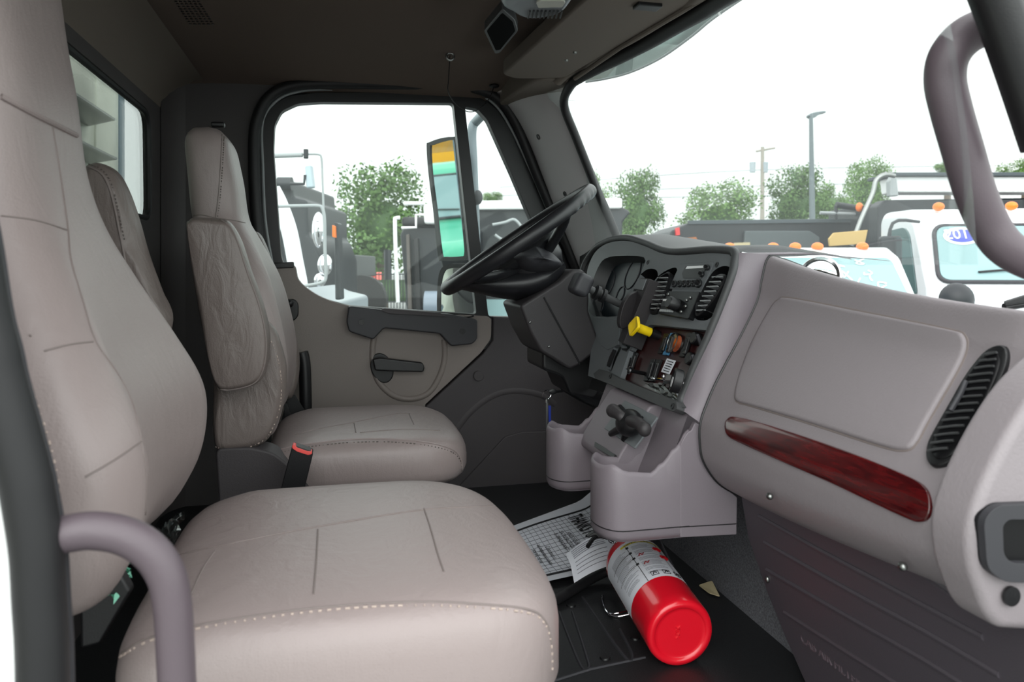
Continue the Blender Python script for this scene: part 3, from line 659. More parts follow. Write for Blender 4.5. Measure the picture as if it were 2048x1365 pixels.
# hood: rim tube along the crest and roof running forward
out('gauge_hood', MB().grid([[p, p+Vector((.03, 0, .008)), p+Vector((.10, 0, .010)), p+Vector((.24, 0, -.01))] for p in cf]), M['hood'], dash)
rimr = [.0085]*len(cf)
out('hood_rim', MB().tube(cr(PBL(crest+rside[:], -.002), 5), .0085, 10), M['hood'], dash)
# side cheek facing the passenger seat
chk = PBL([(1474, 506), (1470, 525), (1462, 560), (1423, 661), (1385, 745), (1363, 800), (1366, 822)])
seamc = [PY(a, b, 1.19) for a, b in prof[:7]]
rows = []
A_ = cr(chk, 5); B_ = cr([seamc[0]+Vector((0, 0, .004))]+seamc[1:], 5)
for i in range(31):
    t = i/30; a = A_[int(t*(len(A_)-1))]; b = B_[int(t*(len(B_)-1))]; rows.append([a.lerp(b, k/8)+Vector((-.3, -1, .1))*(.010*math.sin(math.pi*k/8)**.6) for k in range(9)])
out('stack_side', MB().grid(rows), M['dashp'], dash, sharp=60)
out('stack_top', MB().grid([[rows[0][k], rows[0][k]+Vector((.10, 0, .002)), rows[0][k]+Vector((.25, 0, -.01))] for k in range(9)]), M['dashp'], dash)
# bezel plate with openings
gauge_h = [(1177, 628), (1179, 590), (1186, 560), (1200, 528), (1214, 516), (1240, 512), (1288, 515), (1284, 540), (1275, 562), (1245, 605), (1236, 632)]
cubbyh = [(1275, 560), (1286, 545), (1298, 538), (1312, 540), (1316, 552), (1312, 570), (1290, 640), (1262, 700), (1240, 690), (1255, 620)]
ventl = [(1295, 612), (1299, 590), (1306, 566), (1322, 548), (1340, 538), (1352, 536), (1354, 546), (1348, 572), (1332, 605), (1322, 625), (1308, 630), (1297, 626)]
climh = [(1338, 578), (1350, 550), (1361, 528), (1427, 524), (1420, 545), (1403, 579)]
radh = [(1315, 627), (1326, 605), (1338, 583), (1399, 584), (1392, 600), (1376, 638)]
ventr = [(1389, 635), (1390, 622), (1400, 590), (1415, 560), (1428, 542), (1444, 533), (1458, 534), (1463, 545), (1460, 565), (1446, 600), (1432, 625), (1415, 640), (1398, 641)]
swh = [(1240, 756), (1250, 727), (1262, 690), (1272, 668), (1300, 650), (1316, 651), (1412, 661), (1424, 665), (1390, 735), (1362, 798), (1358, 803), (1300, 782)]
leftsw = [(1213, 737), (1219, 715), (1230, 690), (1246, 690), (1232, 720), (1222, 745)]
holes = []
def sm(px, c=3, off=0): return cr([PB(a, b, off) for a, b in px], c, True)
for h_ in (sm(gauge_h), sm(cubbyh), sm(ventl), PBL(climh), PBL(radh), sm(ventr), rnd(PBL(swh), .006), rnd(PBL(leftsw), .005)): holes.append(h_)
bez = [PB(1184, 512, 0)]
bezel = cr(PBL([(1172, 560), (1176, 535), (1190, 505), (1215, 487), (1250, 482), (1290, 491), (1325, 506), (1355, 511), (1414, 507), (1455, 508), (1464, 520)]), 4)+cr(PBL([(1462, 560), (1420, 665), (1360, 803), (1363, 822)]), 4)+PBL([(1340, 818), (1176, 752), (1182, 700), (1180, 640)])
out('bezel', MB().plate(bezel, -nB*.012, holes), M['bezel'], dash, bevel=.0015, bseg=2, sharp=35)
out('bezel_backing', MB().plate(PBL([(1160, 500), (1480, 500), (1480, 560), (1370, 830), (1150, 770)], -.05), -nB*.004), M['gloss'], dash)
ledge = rnd(PBL([(1186, 748), (1198, 738), (1212, 742), (1235, 755), (1300, 782), (1352, 802), (1354, 818), (1346, 824), (1290, 800), (1190, 757)], .014), .004)
out('lower_ledge', MB().plate(ledge, -nB*.02), M['hood'], dash, bevel=.006, bseg=4)
def tubewall(px, name, m, depth=.045): 
    P = sm(px); c = sum(P, Vector())/len(P); return out(name, MB().grid([[p for p in P], [p.lerp(c, .12)-nB*depth for p in P]], cv=True), m, dash)
tubewall(gauge_h, 'gauge_recess', M['hood'], .05); tubewall(cubbyh, 'cubby_recess', M['black']); tubewall(ventl, 'vent_recess', M['black'], .05); tubewall(ventr, 'vent_recess', M['black'], .05)
# gauges
gl = out('gauge_cluster', MB().plate(PBL([(1170, 640), (1170, 560), (1200, 510), (1300, 505), (1240, 640)], -.035), -nB*.004), M['lens'], dash)
out('gauge_shelf', MB().plate(rnd(PBL([(1180, 634), (1240, 640), (1236, 690), (1215, 700), (1200, 690)], .002), .004), -nB*.01), M['bezel'], dash, bevel=.002)
def ringpx(cx, cy, rx, ry, rot, off, pl=PB, n=28): return [pl(cx+rx*math.cos(a)*math.cos(rot)-ry*math.sin(a)*math.sin(rot), cy+rx*math.cos(a)*math.sin(rot)+ry*math.sin(a)*math.cos(rot), off) for a in [2*math.pi*k/n for k in range(n)]]
def circ(c, r, off=0, n=28):
    u = Vector((0, 1, 0)); w = nB.cross(u); c = Vector(c)+nB*off; return [c+u*r*math.cos(2*math.pi*k/n)+w*r*math.sin(2*math.pi*k/n) for k in range(n)]
for q, r in (((1265, 548), .040), ((1240, 590), .022), ((1215, 570), .040), ((1200, 615), .020)):
    out('gauge_dial', MB().tube(circ(PB(*q, -.034), r), .0015, 6, closed=True), M['rubg'], gl)
for q in ((1296, 525), (1434, 530), (1426, 643), (1221, 753), (1345, 813)):
    c_ = PB(*q, .0 if q[1] < 700 else .0145); out('screw', MB().lathe([(.0055, -.001), (.0055, .0015), (.003, .0015), (.003, .0005), (0, .0005)], c_, nB, 18), M['black'], dash)
# vents with slats
def grille(px, name, y0, y1, fl, fr_, n, tilt):
    gx = sm(px, 3, .007); c = sum(gx, Vector())/len(gx)
    g = out(name, MB().grid([[p.lerp(c, .2)-nB*.045 for p in gx], gx, [p.lerp(c, .10)+nB*.002 for p in gx], [p.lerp(c, .14)-nB*.02 for p in gx]], cv=True), M['black'], dash, sharp=50)
    mb = MB()
    for i in range(n):
        t = (i+.5)/n; y = y0+(y1-y0)*t; a, b = PB(fl(t), y, .0075), PB(fr_(t), y-3*tilt, .0075); mb.box((a+b)/2, ((0.002), (a-b).length, .0016), Vector((0, 1, 0)).rotation_difference((b-a).normalized()).to_matrix()); mb.tube([a, b], .0010, 6)
        mb.grid([[a, a-nB*.02], [b, b-nB*.02]])
    out('slats', mb, M['silver'], g); return g
grille([(1300, 625), (1301, 600), (1306, 575), (1316, 556), (1330, 547), (1338, 544), (1341, 553), (1333, 580), (1322, 604), (1312, 625)], 'air_vent', 552, 622, lambda t: 1318-17*t**.6, lambda t: 1336-5*t-14*t*t, 8, .3)
grille([(1390, 630), (1391, 612), (1401, 588), (1418, 563), (1436, 550), (1449, 549), (1452, 554), (1443, 575), (1426, 603), (1409, 622), (1396, 632)], 'air_vent', 550, 626, lambda t: 1428-37*t**.8, lambda t: 1449-41*t**1.0, 8, .3)
# climate / info unit
cu = out('climate_unit', MB().plate(rnd(PBL(climh, .001), .002), -nB*.02), M['bezel'], dash, bevel=.001)
out('display', MB().plate(rnd(PBL([(1364, 547), (1371, 533), (1414, 530), (1403, 557), (1366, 557)], .002), .002), -nB*.004), M['gloss'], cu)
out('display_strip', MB().plate(PBL([(1371, 538), (1374, 533), (1412, 531), (1410, 536)], .0026), -nB*.001), M['white'], cu)
for i in range(5):
    out('button', MB().pillow(cr(ringpx(1351+i*9.2+(0, 1.5, 1.5, 1.5, 1.5)[i], 569-(.2*i), 3.6, 7.5, .25, .001), 1, True), nB*.006, .4), M['btn'], cu)
for q in ((1399, 568, 6, 9), (1405, 549, 5, 6), (1416, 536, 5, 6)): out('button', MB().pillow(cr(ringpx(q[0], q[1], q[2], q[3], .3, .001), 1, True), nB*.006, .4), M['btn'], cu)
# radio
ro = MB().plate(rnd(PBL(radh, .012), .003), -nB*.03); rad = out('radio', ro, M['gloss'], dash, bevel=.0015)
out('radio_display', MB().plate(PBL([(1322, 608), (1327, 598), (1350, 600), (1345, 613), (1321, 613)], .0125), -nB*.001), M['btn'], rad)
out('display_strip', MB().plate(PBL([(1325, 602), (1327, 598), (1350, 599), (1348, 603)], .0132), -nB*.001), M['white'], rad)
kc = PB(1354, 611, .012); out('volume_knob', MB().lathe([(.013, 0), (.0125, .018), (.011, .020), (0, .020)], kc, nB, 28), M['black'], rad)
for i in range(6): out('radio_button', MB().plate(rnd(PBL([(1321+i*4.6, 619+i*.3), (1325+i*4.6, 619.3+i*.3), (1323.5+i*4.6, 624+i*.3), (1319.5+i*4.6, 623.6+i*.3)], .0125), .0005), nB*.0015), M['silver'], rad)
for q in ((1336, 589), (1373, 601), (1371, 613), (1362, 624), (1380, 596)): out('radio_button', MB().ell(PB(*q, .013), (.003, .0035, .003)), M['steel'], rad)
# switch panel
out('switch_panel', MB().plate(PBL([(1235, 760), (1285, 640), (1430, 655), (1365, 812)], -.018), -nB*.004), M['brown'], dash); swp = [o for o in dash.children if o.name.startswith('switch_panel')][0]
P18 = Plane(PB.p-nB*.018, nB)
def rocker(px, py, h, w, m, lean=.36):
    q = [(px-w/2, py+h/2), (px-w/2+h*lean, py-h/2), (px+w/2+h*lean, py-h/2), (px+w/2, py+h/2)]
    q = [(a-h*lean/2, b) for a, b in q]
    f_ = out('rocker_switch', MB().plate(rnd([P18(a, b, .001) for a, b in q], .002), nB*.006), m, swp, bevel=.001)
    out('paddle', MB().pillow(rnd([P18(a, b, .007) for a, b in [(px+(a-px)*.6, py+(b-py)*.75) for a, b in q]], .002), nB*.005, .4), M['btn'], f_)
for q in ((1331, 689, 40, 9, M['black']), (1342, 690, 44, 9, M['blue']), (1376, 692, 48, 10, M['black']), (1258, 727, 36, 8, M['black']), (1268, 725, 36, 8, M['black']), (1303, 742, 44, 9, M['black']), (1314, 743, 44, 9, M['black']), (1283, 682, 22, 12, M['black'])): rocker(*q)
out('rocker_switch', MB().plate(rnd(PBL([(1217, 733), (1222, 716), (1230, 700), (1233, 702), (1226, 720), (1220, 735)], -.003), .001), nB*.005), M['black'], dash)
dg_ = out('air_gauge', MB().lathe([(.020, 0), (.0205, .010), (.018, .012), (.017, .009), (0, .008)], P18(1354, 688, 0), nB, 32), M['steel'], swp)
out('dial_face', MB().lathe([(.0165, .0), (.0, .0005)], P18(1354, 688, .0105), nB, 28), M['copper'], dg_)
for q in ((1398, 680), (1388, 721)):
    kn = out('rotary_knob', MB().lathe([(.0125, 0), (.012, .012), (.010, .014), (0, .014)], P18(*q, 0), nB, 26), M['black'], swp)
    out('knob_bar', MB().box(P18(*q, .018), (.006, .006, .022), Matrix.Rotation(-.36, 3, 'Y')), M['rubg'], kn, bevel=.002)
lb = out('warning_label', MB().plate(PBL([(1334, 717), (1351, 722), (1338, 749), (1322, 744)], -.012), -nB*.001), M['whitep'], swp)
mb = MB()
for i in range(5):
    a, b = P18(1334-i*2.2+1, 722+i*4.6, .0075), P18(1346-i*2.2, 725.5+i*4.6, .0075); mb.tube([a, b], .0007, 4)
out('label_print', mb, M['ink'], lb)
# round mirror-like knob and chrome toggle
ph = thing('phone_holder', 'black round magnetic phone holder with a shiny hexagonal face on a chrome stem', 'phone holder', PB(1345, 775, -.01))
cq = PB(1346, 760, .030); ax = (nB+Vector((-.3, .45, 0))).normalized()
out('round_body', MB().lathe([(.018, -.016), (.021, -.014), (.022, 0), (.019, .002), (.017, -.001), (0, -.001)], cq, ax, 36), M['black'], ph)
hx = MB(); u_ = ax.cross(up).normalized(); w_ = ax.cross(u_); pts6 = [cq+ax*.0005+(u_*math.cos(a)+w_*math.sin(a))*.010+w_*.004 for a in [math.pi/3*k for k in range(6)]]; hx.plate(pts6, ax*.001)
out('hexagon_plate', hx, M['white'], ph)
out('stem', MB().tube([cq-ax*.016, PB(1330, 765, .0), PB(1325, 780, -.018)], .0035, 10), M['chrome'], ph)
out('thumb_screw', MB().tube([PB(1304, 757, .025), PB(1318, 759, .024), PB(1328, 760, .02)], .0022, 8).ell(PB(1304, 757, .025), (.003, .003, .003)).ell(PB(1327, 754, .024), (.003, .003, .004)), M['chrome'], ph)
o = out('foil_wrap', crumple([PB(1288, 768, -.012), PB(1330, 770, -.004), PB(1362, 800, -.008), PB(1352, 805, -.002)], .003, 8, 5), M['steel']); tag(o, 'crumpled silvery plastic piece lying along the bottom of the switch panel', 'wrapper')
o = out('paper_scrap', MB().plate(PBL([(1366, 767), (1378, 772), (1362, 802), (1345, 800)], -.010), -nB*.001), M['whitep']); tag(o, 'pale paper scrap in the lower right corner of the switch panel', 'paper')
kc = PB(1258, 741, .03); sk = out('pull_knob', MB().tube([kc, PB(1290, 748, -.018)], .004, 12), M['black'], dash); out('face', MB().lathe([(.0075, -.003), (.0085, 0), (.007, .002), (0, .002)], kc, (nB+Vector((-.2, .3, 0))).normalized(), 24), M['chrome'], sk)
# yellow parking brake valve
ya = P18(1318, 672, 0); yc = ya+nB*.055; yd = nB.copy()
v1 = (up-yd*up.dot(yd)).normalized(); v2 = yd.cross(v1)
yv = out('parking_brake_knob', MB().tube([yc, yc.lerp(ya, .62)], .0095, 24), M['yellow'], dash, label='yellow parking brake knob')
out('diamond_plate', MB().pillow(rnd([yc+v1*.024, yc-v2*.028, yc-v1*.024, yc+v2*.028], .008), yd*.007, .3), M['yellow'], yv)
out('collar', MB().tube([yc.lerp(ya, .66), ya], .010, 16), M['black'], yv)
# --- lever bracket (gear selector) ---
gs = out('lever_bracket', MB().plate(rnd(PBL([(1281, 556), (1300, 558), (1246, 688), (1236, 682)], .030), .003), -nB*.045), M['shroud'], dash, bevel=.002)
out('bracket_face', MB().plate(rnd(PBL([(1276, 557), (1292, 559), (1284, 580), (1266, 578)], .032), .001), -nB*.003), M['bezel'], gs, bevel=.0008)
dc_ = PB(1258, 623, .045)
out('quadrant', MB().plate(cr([PB(1275, 583, .03), PB(1262, 590, .05), PB(1250, 604, .06), PB(1243, 625, .06), PB(1240, 645, .055), PB(1244, 658, .045), PB(1255, 655, .03)], 4)+[PB(1277, 610, .02)], (0, .02, 0)), M['shroud'], gs, bevel=.002)
k1 = Vector((.50, 1.60, .0)); 
ka = PY(1166, 572, 1.60); kb = PY(1245, 611, 1.60)
out('rod', MB().tube([ka, kb], .0085, 16), M['hood'], gs)
kd = (kb-ka).normalized()
out('collar', MB().lathe([(.011, 0), (.017, .004), (.017, .012), (.012, .014), (.012, .018), (.016, .020), (.016, .028), (.010, .030)], ka+kd*.028, kd, 24), M['black'], gs)
out('knob', MB().box(ka-kd*.006, (.040, .055, .050), Vector((1, 0, 0)).rotation_difference(kd).to_matrix()), M['rubg'], gs, bevel=.012, bseg=4)

# --- lower console with cup wings ---
con = thing('lower_console', 'mauve grey lower console with two scooped cup holders below the centre stack', 'console', (.6, 1.4, .22))
rim = [(.446, .352), (.46, .357), (.49, .345), (.529, .341), (.55, .357), (.575, .382), (.60, .413), (.62, .428), (.70, .43)]
def rimz(x):
    if x <= rim[0][0]: return rim[0][1]
    for a, b in zip(rim, rim[1:]):
        if x <= b[0]: t = (x-a[0])/(b[0]-a[0]); t = t*t*(3-2*t); return a[1]+(b[1]-a[1])*t
    return rim[-1][1]
def wing(y0, y1, name, back=.60, notch=False):
    th = .010; pl = []; r = .045
    xs = [back-(back-.49)*k/14 for k in range(15)]
    pl += [(x, y0) for x in xs]
    yc = (y0+y1)/2; hy = (y1-y0)/2
    for k in range(1, 16): a = math.pi*k/16; pl.append((.49-.046*math.sin(a)**.8, yc-hy*math.cos(a)))
    pl += [(x, y1) for x in reversed(xs)]
    c = None; rows = []
    for i, (x, y) in enumerate(pl):
        if i == 0: d = Vector((pl[1][0]-x, pl[1][1]-y, 0))
        elif i == len(pl)-1: d = Vector((x-pl[i-1][0], y-pl[i-1][1], 0))
        else: d = Vector((pl[i+1][0]-pl[i-1][0], pl[i+1][1]-pl[i-1][1], 0))
        d.normalize(); n = Vector((d.y, -d.x, 0)); n = -n if n.dot(Vector((.6-x, yc-y, 0))) < 0 else n
        zt = rimz(x); p = Vector((x, y, 0))
        rows.append([p+n*.014+Vector((.01, 0, .222)), p+n*.004+Vector((0, 0, .226)), p+Vector((0, 0, .235)), p+Vector((0, 0, .25)), p+Vector((0, 0, (zt+.25)/2)), p+Vector((0, 0, zt-.008)), p+n*.002+Vector((0, 0, zt-.002)), p+n*th*.5+Vector((0, 0, zt)), p+n*(th-.002)+Vector((0, 0, zt-.002)), p+n*th+Vector((0, 0, zt-.01)), p+n*(th+.002)+Vector((0, 0, .26))])
    mb = MB().grid(rows)
    o = out(name, mb, M['dashp'], con, sharp=60)
    fl = [Vector((.55+(x-.55)*.93, yc+(y-yc)*.9, .262)) for x, y in pl]; out('cup_floor', MB().plate(fl, (0, 0, -.01)), M['dashp'], o)
    line_ = [Vector((x, y, .245))+Vector((0, -.0006, 0)) for x, y in pl]; out('base_line', MB().tube(line_, .0009, 5), M['black'], o)
    out('underside', MB().plate([Vector((x, y, .223)) for x, y in [(.55+(q[0]-.55)*.9, yc+(q[1]-yc)*.85) for q in pl]], (0, 0, .01)), M['dashp'], o)
    return o
wing(1.20, 1.315, 'cup_holder'); wing(1.50, 1.60, 'cup_holder')
# sloping centre with plate
SP = Plane((.572, 1.4, .435), Vector((-.105, 0, .072)))
prf = [(.62, .445), (.572, .435), (.545, .397), (.515, .352), (.503, .33), (.505, .318), (.53, .31), (.56, .23), (.70, .23), (.70, .445)]
out('centre_slope', MB().plate([Vector((x, 1.305, z)) for x, z in prf], (0, .205, 0)), M['dashp'], con, bevel=.005)
# slopes behind the cups
for y0, y1 in ((1.205, 1.31), (1.505, 1.60)):
    rows = [[Vector((x, y, z)) for y in (y0, y1)] for x, z in [(.63, .445), (.60, .437), (.585, .40), (.568, .36), (.55, .32), (.535, .28), (.53, .26)]]
    out('cup_back', MB().grid(rows), M['dashp'], con)
# side skin under the dash up to the seam
sm_ = [PY(a, b, 1.2) for a, b in ((1405, 855), (1404, 885), (1411, 925), (1440, 968), (1475, 996))]
sk_ = [Vector((x_, 1.1993, rimz(x_)-.003)) for x_ in (.583, .59, .597, .604)]+[Vector((.612, 1.2, .425))]+sm_+[Vector((.692, 1.2, .222)), Vector((.583, 1.1993, .226))]
out('side_skin', MB().plate(sk_, (0, .012, 0)), M['dashp'], con, bevel=.002)
out('base_line', MB().tube([Vector((.58, 1.1988, .245)), Vector((.69, 1.1988, .242))], .0008, 5), M['black'], con)
out('ash_tray', MB().plate(rnd([SP(1190, 884, .004), SP(1230, 910, .004), SP(1226, 917, .004), SP(1188, 893, .004)], .002), Vector((.02, 0, -.012))), M['black'], con, bevel=.002)
mp_ = out('mount_plate', MB().plate(rnd([SP(1249, 801, .003), SP(1315, 834, .003), SP(1268, 897, .003), SP(1208, 857, .003)], .003), -SP.n*.004), M['bezel'], con, bevel=.001)
nS = SP.n; kc = SP(1258, 846, .025)
mt = out('hand_valve', MB().ell(kc, (.026, .034, .022), Vector((0, 0, 1)).rotation_difference(nS).to_matrix()), M['black'], con)
out('stem', MB().tube([SP(1256, 850, 0), kc], .014, 16), M['black'], mt)
out('arm', MB().tube(cr([kc+nS*.012, SP(1242, 833, .045), SP(1228, 823, .052)], 5), [.013, .012, .011, .0105, .010, .010, .010, .0105, .011, .012, .012], 14).ell(SP(1226, 822, .052), (.013, .013, .013)), M['shroud'], mt)
out('arm', MB().tube(cr([kc+nS*.006, SP(1275, 846, .035), SP(1288, 858, .03)], 5), .011, 14).ell(SP(1289, 859, .03), (.012, .012, .013)), M['shroud'], mt)
for q in ((1222, 868), (1248, 880), (1240, 815), (1284, 838)): out('foot', MB().tube([kc, SP(*q, .002)], [.009, .006], 10), M['black'], mt)

# ---- phone-free steering column and wheel ----
sc_ = thing('steering_column', 'dark angular steering column shroud under the wheel', 'steering column', (.55, 1.85, .4))
sh = YS([(1040, 612), (1119, 563), (1142, 541), (1163, 538), (1180, 553), (1178, 622), (1202, 696), (1158, 732), (1140, 740), (1112, 722), (1082, 704), (1060, 665)], 1.74)
out('shroud', MB().plate(rnd(sh, .008), (0, .20, 0)), M['shroud'], sc_, bevel=.012, bseg=4)
out('shroud_edge', MB().tube(cr(YS([(1088, 595), (1112, 640), (1148, 706), (1160, 729)], 1.739), 3), .0022, 8), M['black'], sc_)
for q in ((1060, 645), (1098, 694)): out('screw', MB().ell(PY(*q, 1.7385), (.003, .002, .003)), M['steel'], sc_)
lo = YS([(1085, 700), (1200, 700), (1215, 760), (1190, 800), (1140, 790), (1125, 755), (1085, 740)], 1.80)
out('lower_shroud', MB().plate(rnd(lo, .01), (0, .16, 0)), M['black'], sc_, bevel=.012)
out('lower_tube', MB().tube([PY(1140, 752, 1.9), PY(1170, 770, 1.9), PY(1230, 800, 1.9)], .045, 20), M['black'], sc_)
sw = thing('steering_wheel', 'black four-spoke steering wheel with finger grips seen edge-on', 'steering wheel', (.45, 1.85, .7))
wc_ = Vector((.4525, 1.85, .765)); wu = Vector((.385, 0, .265)).normalized(); wn = Vector((-.265, .028, .385)).normalized(); wu = (wu-wn*wu.dot(wn)).normalized(); wy = wn.cross(wu)
rows = []; NT = 160
for i in range(NT):
    a = 2*math.pi*i/NT; d = wu*math.cos(a)+wy*math.sin(a); tg = d.cross(wn); row = []
    grip = max(0, math.cos(a)-.35)/.65; g = -.0045*(.5+.5*math.cos(a*44))*min(1, grip*2.5)
    for k in range(16):
        b = 2*math.pi*k/16; n_ = math.sin(b); r_ = math.cos(b); m_ = g*max(0, -n_*.9+.3*abs(r_))
        row.append(wc_+d*(.219+r_*(.0155+m_))+wn*(n_*(.0175+m_)))
    rows.append(row)
out('rim', MB().grid(rows, cu=True, cv=True), M['wheel'], sw, sharp=80)
def wp(r, a, h): return wc_+(wu*math.cos(a)+wy*math.sin(a))*r+wn*h
for a0, wd in ((math.pi*.80, .05), (-math.pi*.80, .05), (math.pi*.36, .035), (-math.pi*.36, .035)):
    rows = []
    for i in range(9):
        t = i/8; r_ = .212-(.212-.06)*t; h_ = -.004-.062*t**.8; w2_ = wd*(.55+.6*t); hw = w2_/2
        c = wp(r_, a0, h_); tg = (wy*math.cos(a0)-wu*math.sin(a0)); rows.append([c+tg*hw*math.cos(b)+wn*.013*math.sin(b) for b in [2*math.pi*k/14 for k in range(14)]])
    out('spoke', MB().grid(rows, cv=True, caps=True), M['wheel'], sw)
out('hub', MB().lathe([(.0, -.030), (.045, -.032), (.075, -.042), (.088, -.06), (.085, -.085), (.07, -.115), (.05, -.13)], wc_-wu*.01, wn, 40), M['wheel'], sw)
out('centre_pad', MB().ell(wc_-wn*.036-wu*.012, (.12, .10, .034), Matrix((wu, wy, wn)).transposed()), M['wheel'], sw)
# back cover sweeping from the lower rim to the column
rows = []
for i in range(13):
    t = i/12; s_ = -.200+.245*t; hw = .02+.075*math.sin(math.pi*min(1, t*.62+.08))
    cz = -.006-.118*math.sin(math.pi*min(1, t)*.62)**1.1; th = .006+.04*math.sin(math.pi*min(1, t*.8+.05))
    c = wc_+wu*s_+wn*(cz+th*.3)
    rows.append([c+wy*hw*math.cos(b)+wn*th*math.sin(b) for b in [2*math.pi*k/20 for k in range(20)]])
out('lower_spoke', MB().grid(rows, cv=True, caps=True), M['wheel'], sw)
lobe = cr(YS([(1031, 513), (1050, 500), (1066, 490), (1078, 485), (1096, 490), (1120, 505), (1139, 527), (1132, 540), (1112, 548), (1070, 548), (1045, 535)], 1.715), 5, True)
out('horn_pad', MB().pillow(lobe, (0, .20, 0), .45, inset=.045, dome=.012), M['rubg'], sw, sharp=80)
# ignition key
ks = thing('key_ring', 'split ring with two keys, one blue, hanging from the ignition', 'key ring', PY(1095, 830, 1.74))
rc = PY(1094, 790, 1.74); out('ring', MB().tube([rc+Vector((.011*math.cos(a), .004*math.cos(a), .011*math.sin(a))) for a in [2*math.pi*k/28 for k in range(28)]], .0009, 6, closed=True), M['chrome'], ks)
out('ignition_key', MB().tube([PY(1100, 785, 1.74), PY(1126, 783, 1.76)], .003, 8).ell(PY(1106, 784, 1.74), (.010, .002, .007)), M['black'], ks)
out('key', MB().plate(rnd(YS([(1092, 802), (1096, 802), (1095, 863), (1092, 863)], 1.74), .001), (0, .002, 0)).tube([PY(1093, 798, 1.741), PY(1093, 806, 1.741)], .003, 8), M['steel'], ks)
out('key', MB().plate(rnd(YS([(1097, 812), (1102, 812), (1102, 856), (1098, 856)], 1.742), .001), (0, .003, 0)), mat('blue_key', (30, 50, 140), .4), ks)
# grab handles
g1 = thing('grab_handle', 'mauve grey tubular grab handle on the windshield pillar at upper right', 'grab handle', PY(1900, 300, .64), )
out('bar', MB().tube(cr([PY(2040, 55, .63), PY(1985, 52, .64), PY(1935, 70, .65), PY(1899, 110, .655), PY(1890, 160, .66), PY(1902, 220, .66), PY(1925, 300, .66), PY(1950, 385, .66), PY(1978, 450, .66), PY(2008, 492, .655), PY(2050, 518, .65), PY(2110, 540, .64)], 8), .0200, 20), M['handle'], g1)
g2 = thing('grab_handle', 'mauve grey curved grab handle at lower left beside the door seal', 'grab handle', PY(350, 1365, .62))
out('bar', MB().tube(cr([PY(110, 1075, .61), PY(140, 1067, .61), PY(190, 1062, .61), PY(250, 1073, .61), PY(300, 1103, .61), (PY(332, 1150, .61)), PY(345, 1210, .61), PY(350, 1280, .61), PY(354, 1365, .61), PY(358, 1480, .61)], 8), .0137, 20), M['handle'], g2)
# wiper on the outside at right
wi = thing('wiper', 'black windshield wiper arm resting outside past the end of the dash', 'wiper', PY(2030, 600, .8))
mb = MB().plate([PD(2008, 604, 1.15), PD(2060, 588, 1.15), PD(2110, 578, 1.15), PD(2110, 596, 1.15), PD(2010, 612, 1.15)], (.02, .02, 0)); out('blade', mb, M['rubber'], wi, bevel=.002)
out('arm', MB().tube([PD(2008, 615, 1.16), PD(2040, 610, 1.16), PD(2110, 600, 1.16)], .006, 8), M['black'], wi)

# ================= FLOOR ITEMS =================
fe = thing('fire_extinguisher', 'red fire extinguisher lying on its side on the black floor mat', 'fire extinguisher', (.5, 1.3, 0))
R_ = .060
e0 = PZ(1362, 1270, R_+.002); e1_ = PZ(1262, 1120, R_+.03); ax = (e1_-e0); Lx = ax.length; ax.normalize()
print('EXT', e0, e1_, Lx)
Lb = .290
prof_ = [(0, .004), (R_-.020, .004), (R_-.015, .0038), (R_-.014, .003), (R_-.011, 0), (R_-.003, .001), (R_, .008)]+[(R_, .008+k*.02) for k in range(1, 12)]+[(R_-.001, Lb-.045), (R_-.006, Lb-.030), (R_-.016, Lb-.014), (R_-.030, Lb-.003), (.016, Lb), (.014, Lb+.012), (0, Lb+.012)]
EX = out('cylinder', MB().lathe(prof_, e0, ax, 56), M['red'], fe, sharp=60)
ua = ax.cross(up).normalized(); va = ua.cross(ax).normalized()
def ecyl(h, a, r=R_+.0006): return e0+ax*h+(ua*math.cos(a)+va*math.sin(a))*r
lab = MB().grid([[ecyl(h, a) for a in [math.pi*(-.25+1.35*k/40) for k in range(41)]] for h in [.085+.145*j/8 for j in range(9)]])
lo_ = out('label', lab, M['whitep'], EX)
out('yellow_band', MB().grid([[ecyl(h, a, R_+.0009) for a in [math.pi*(.22+.5*k/20) for k in range(21)]] for h in (.216, .222)]), mat('label_yellow', (220, 205, 70), .5), EX)
mb = MB(); mr = MB()
def cyltext(s, size, h, a, m):
    t = textmb(s, size, (0, 0, 0), (1, 0, 0), (0, 1, 0), .0001); return MB().add([ecyl(h+v[1], a-v[0]/R_, R_+.0011+v[2]) for v in t.v], t.f)
out('lettering', cyltext('INSTRUCTIONS', .0075, .2165, math.pi*.68, None), M['ink'], EX, smooth=False)
random.seed(4); tx = MB(); 
for col_, a0 in ((0, .62), (1, .92)):
    h = .205
    while h > .10:
        w = random.uniform(.16, .24)*math.pi; tx.grid([[ecyl(h+dh, math.pi*a0-w*k/8, R_+.001) for k in range(9)] for dh in (0, .0011)]); h -= .0036 if random.random() < .8 else .008
out('small_print', tx, M['inkg'], EX, smooth=False)
rl = MB()
for a0 in (.66, .33): rl.grid([[ecyl(h, math.pi*a0+d, R_+.001) for d in (0, .02)] for h in (.085, .15, .215)])
for h in (.186, .165, .143):
    rl.grid([[ecyl(h+dh, math.pi*(.66+.3*k/10), R_+.001) for k in range(11)] for dh in (0, .0015)])
for i in range(4): rl.grid([[ecyl(.205-i*.021+dh, math.pi*.675-d, R_+.0013) for d in (0, .1)] for dh in (0, .006)])
for i in range(3):
    a_0 = math.pi*(.60-.12*i); c_ = [(0, 0), (.22, 0), (.22, .012), (0, .012)]
    rl.tube([ecyl(.094+dh, a_0-d, R_+.0012) for d, dh in c_], .0007, 5, closed=True); rl.tube([ecyl(.097+dh, a_0-d, R_+.0012) for d, dh in ((.05, 0), (.1, .006), (.17, .002))], .0012, 5)
out('pictograms', rl, M['ink'], EX, smooth=False)
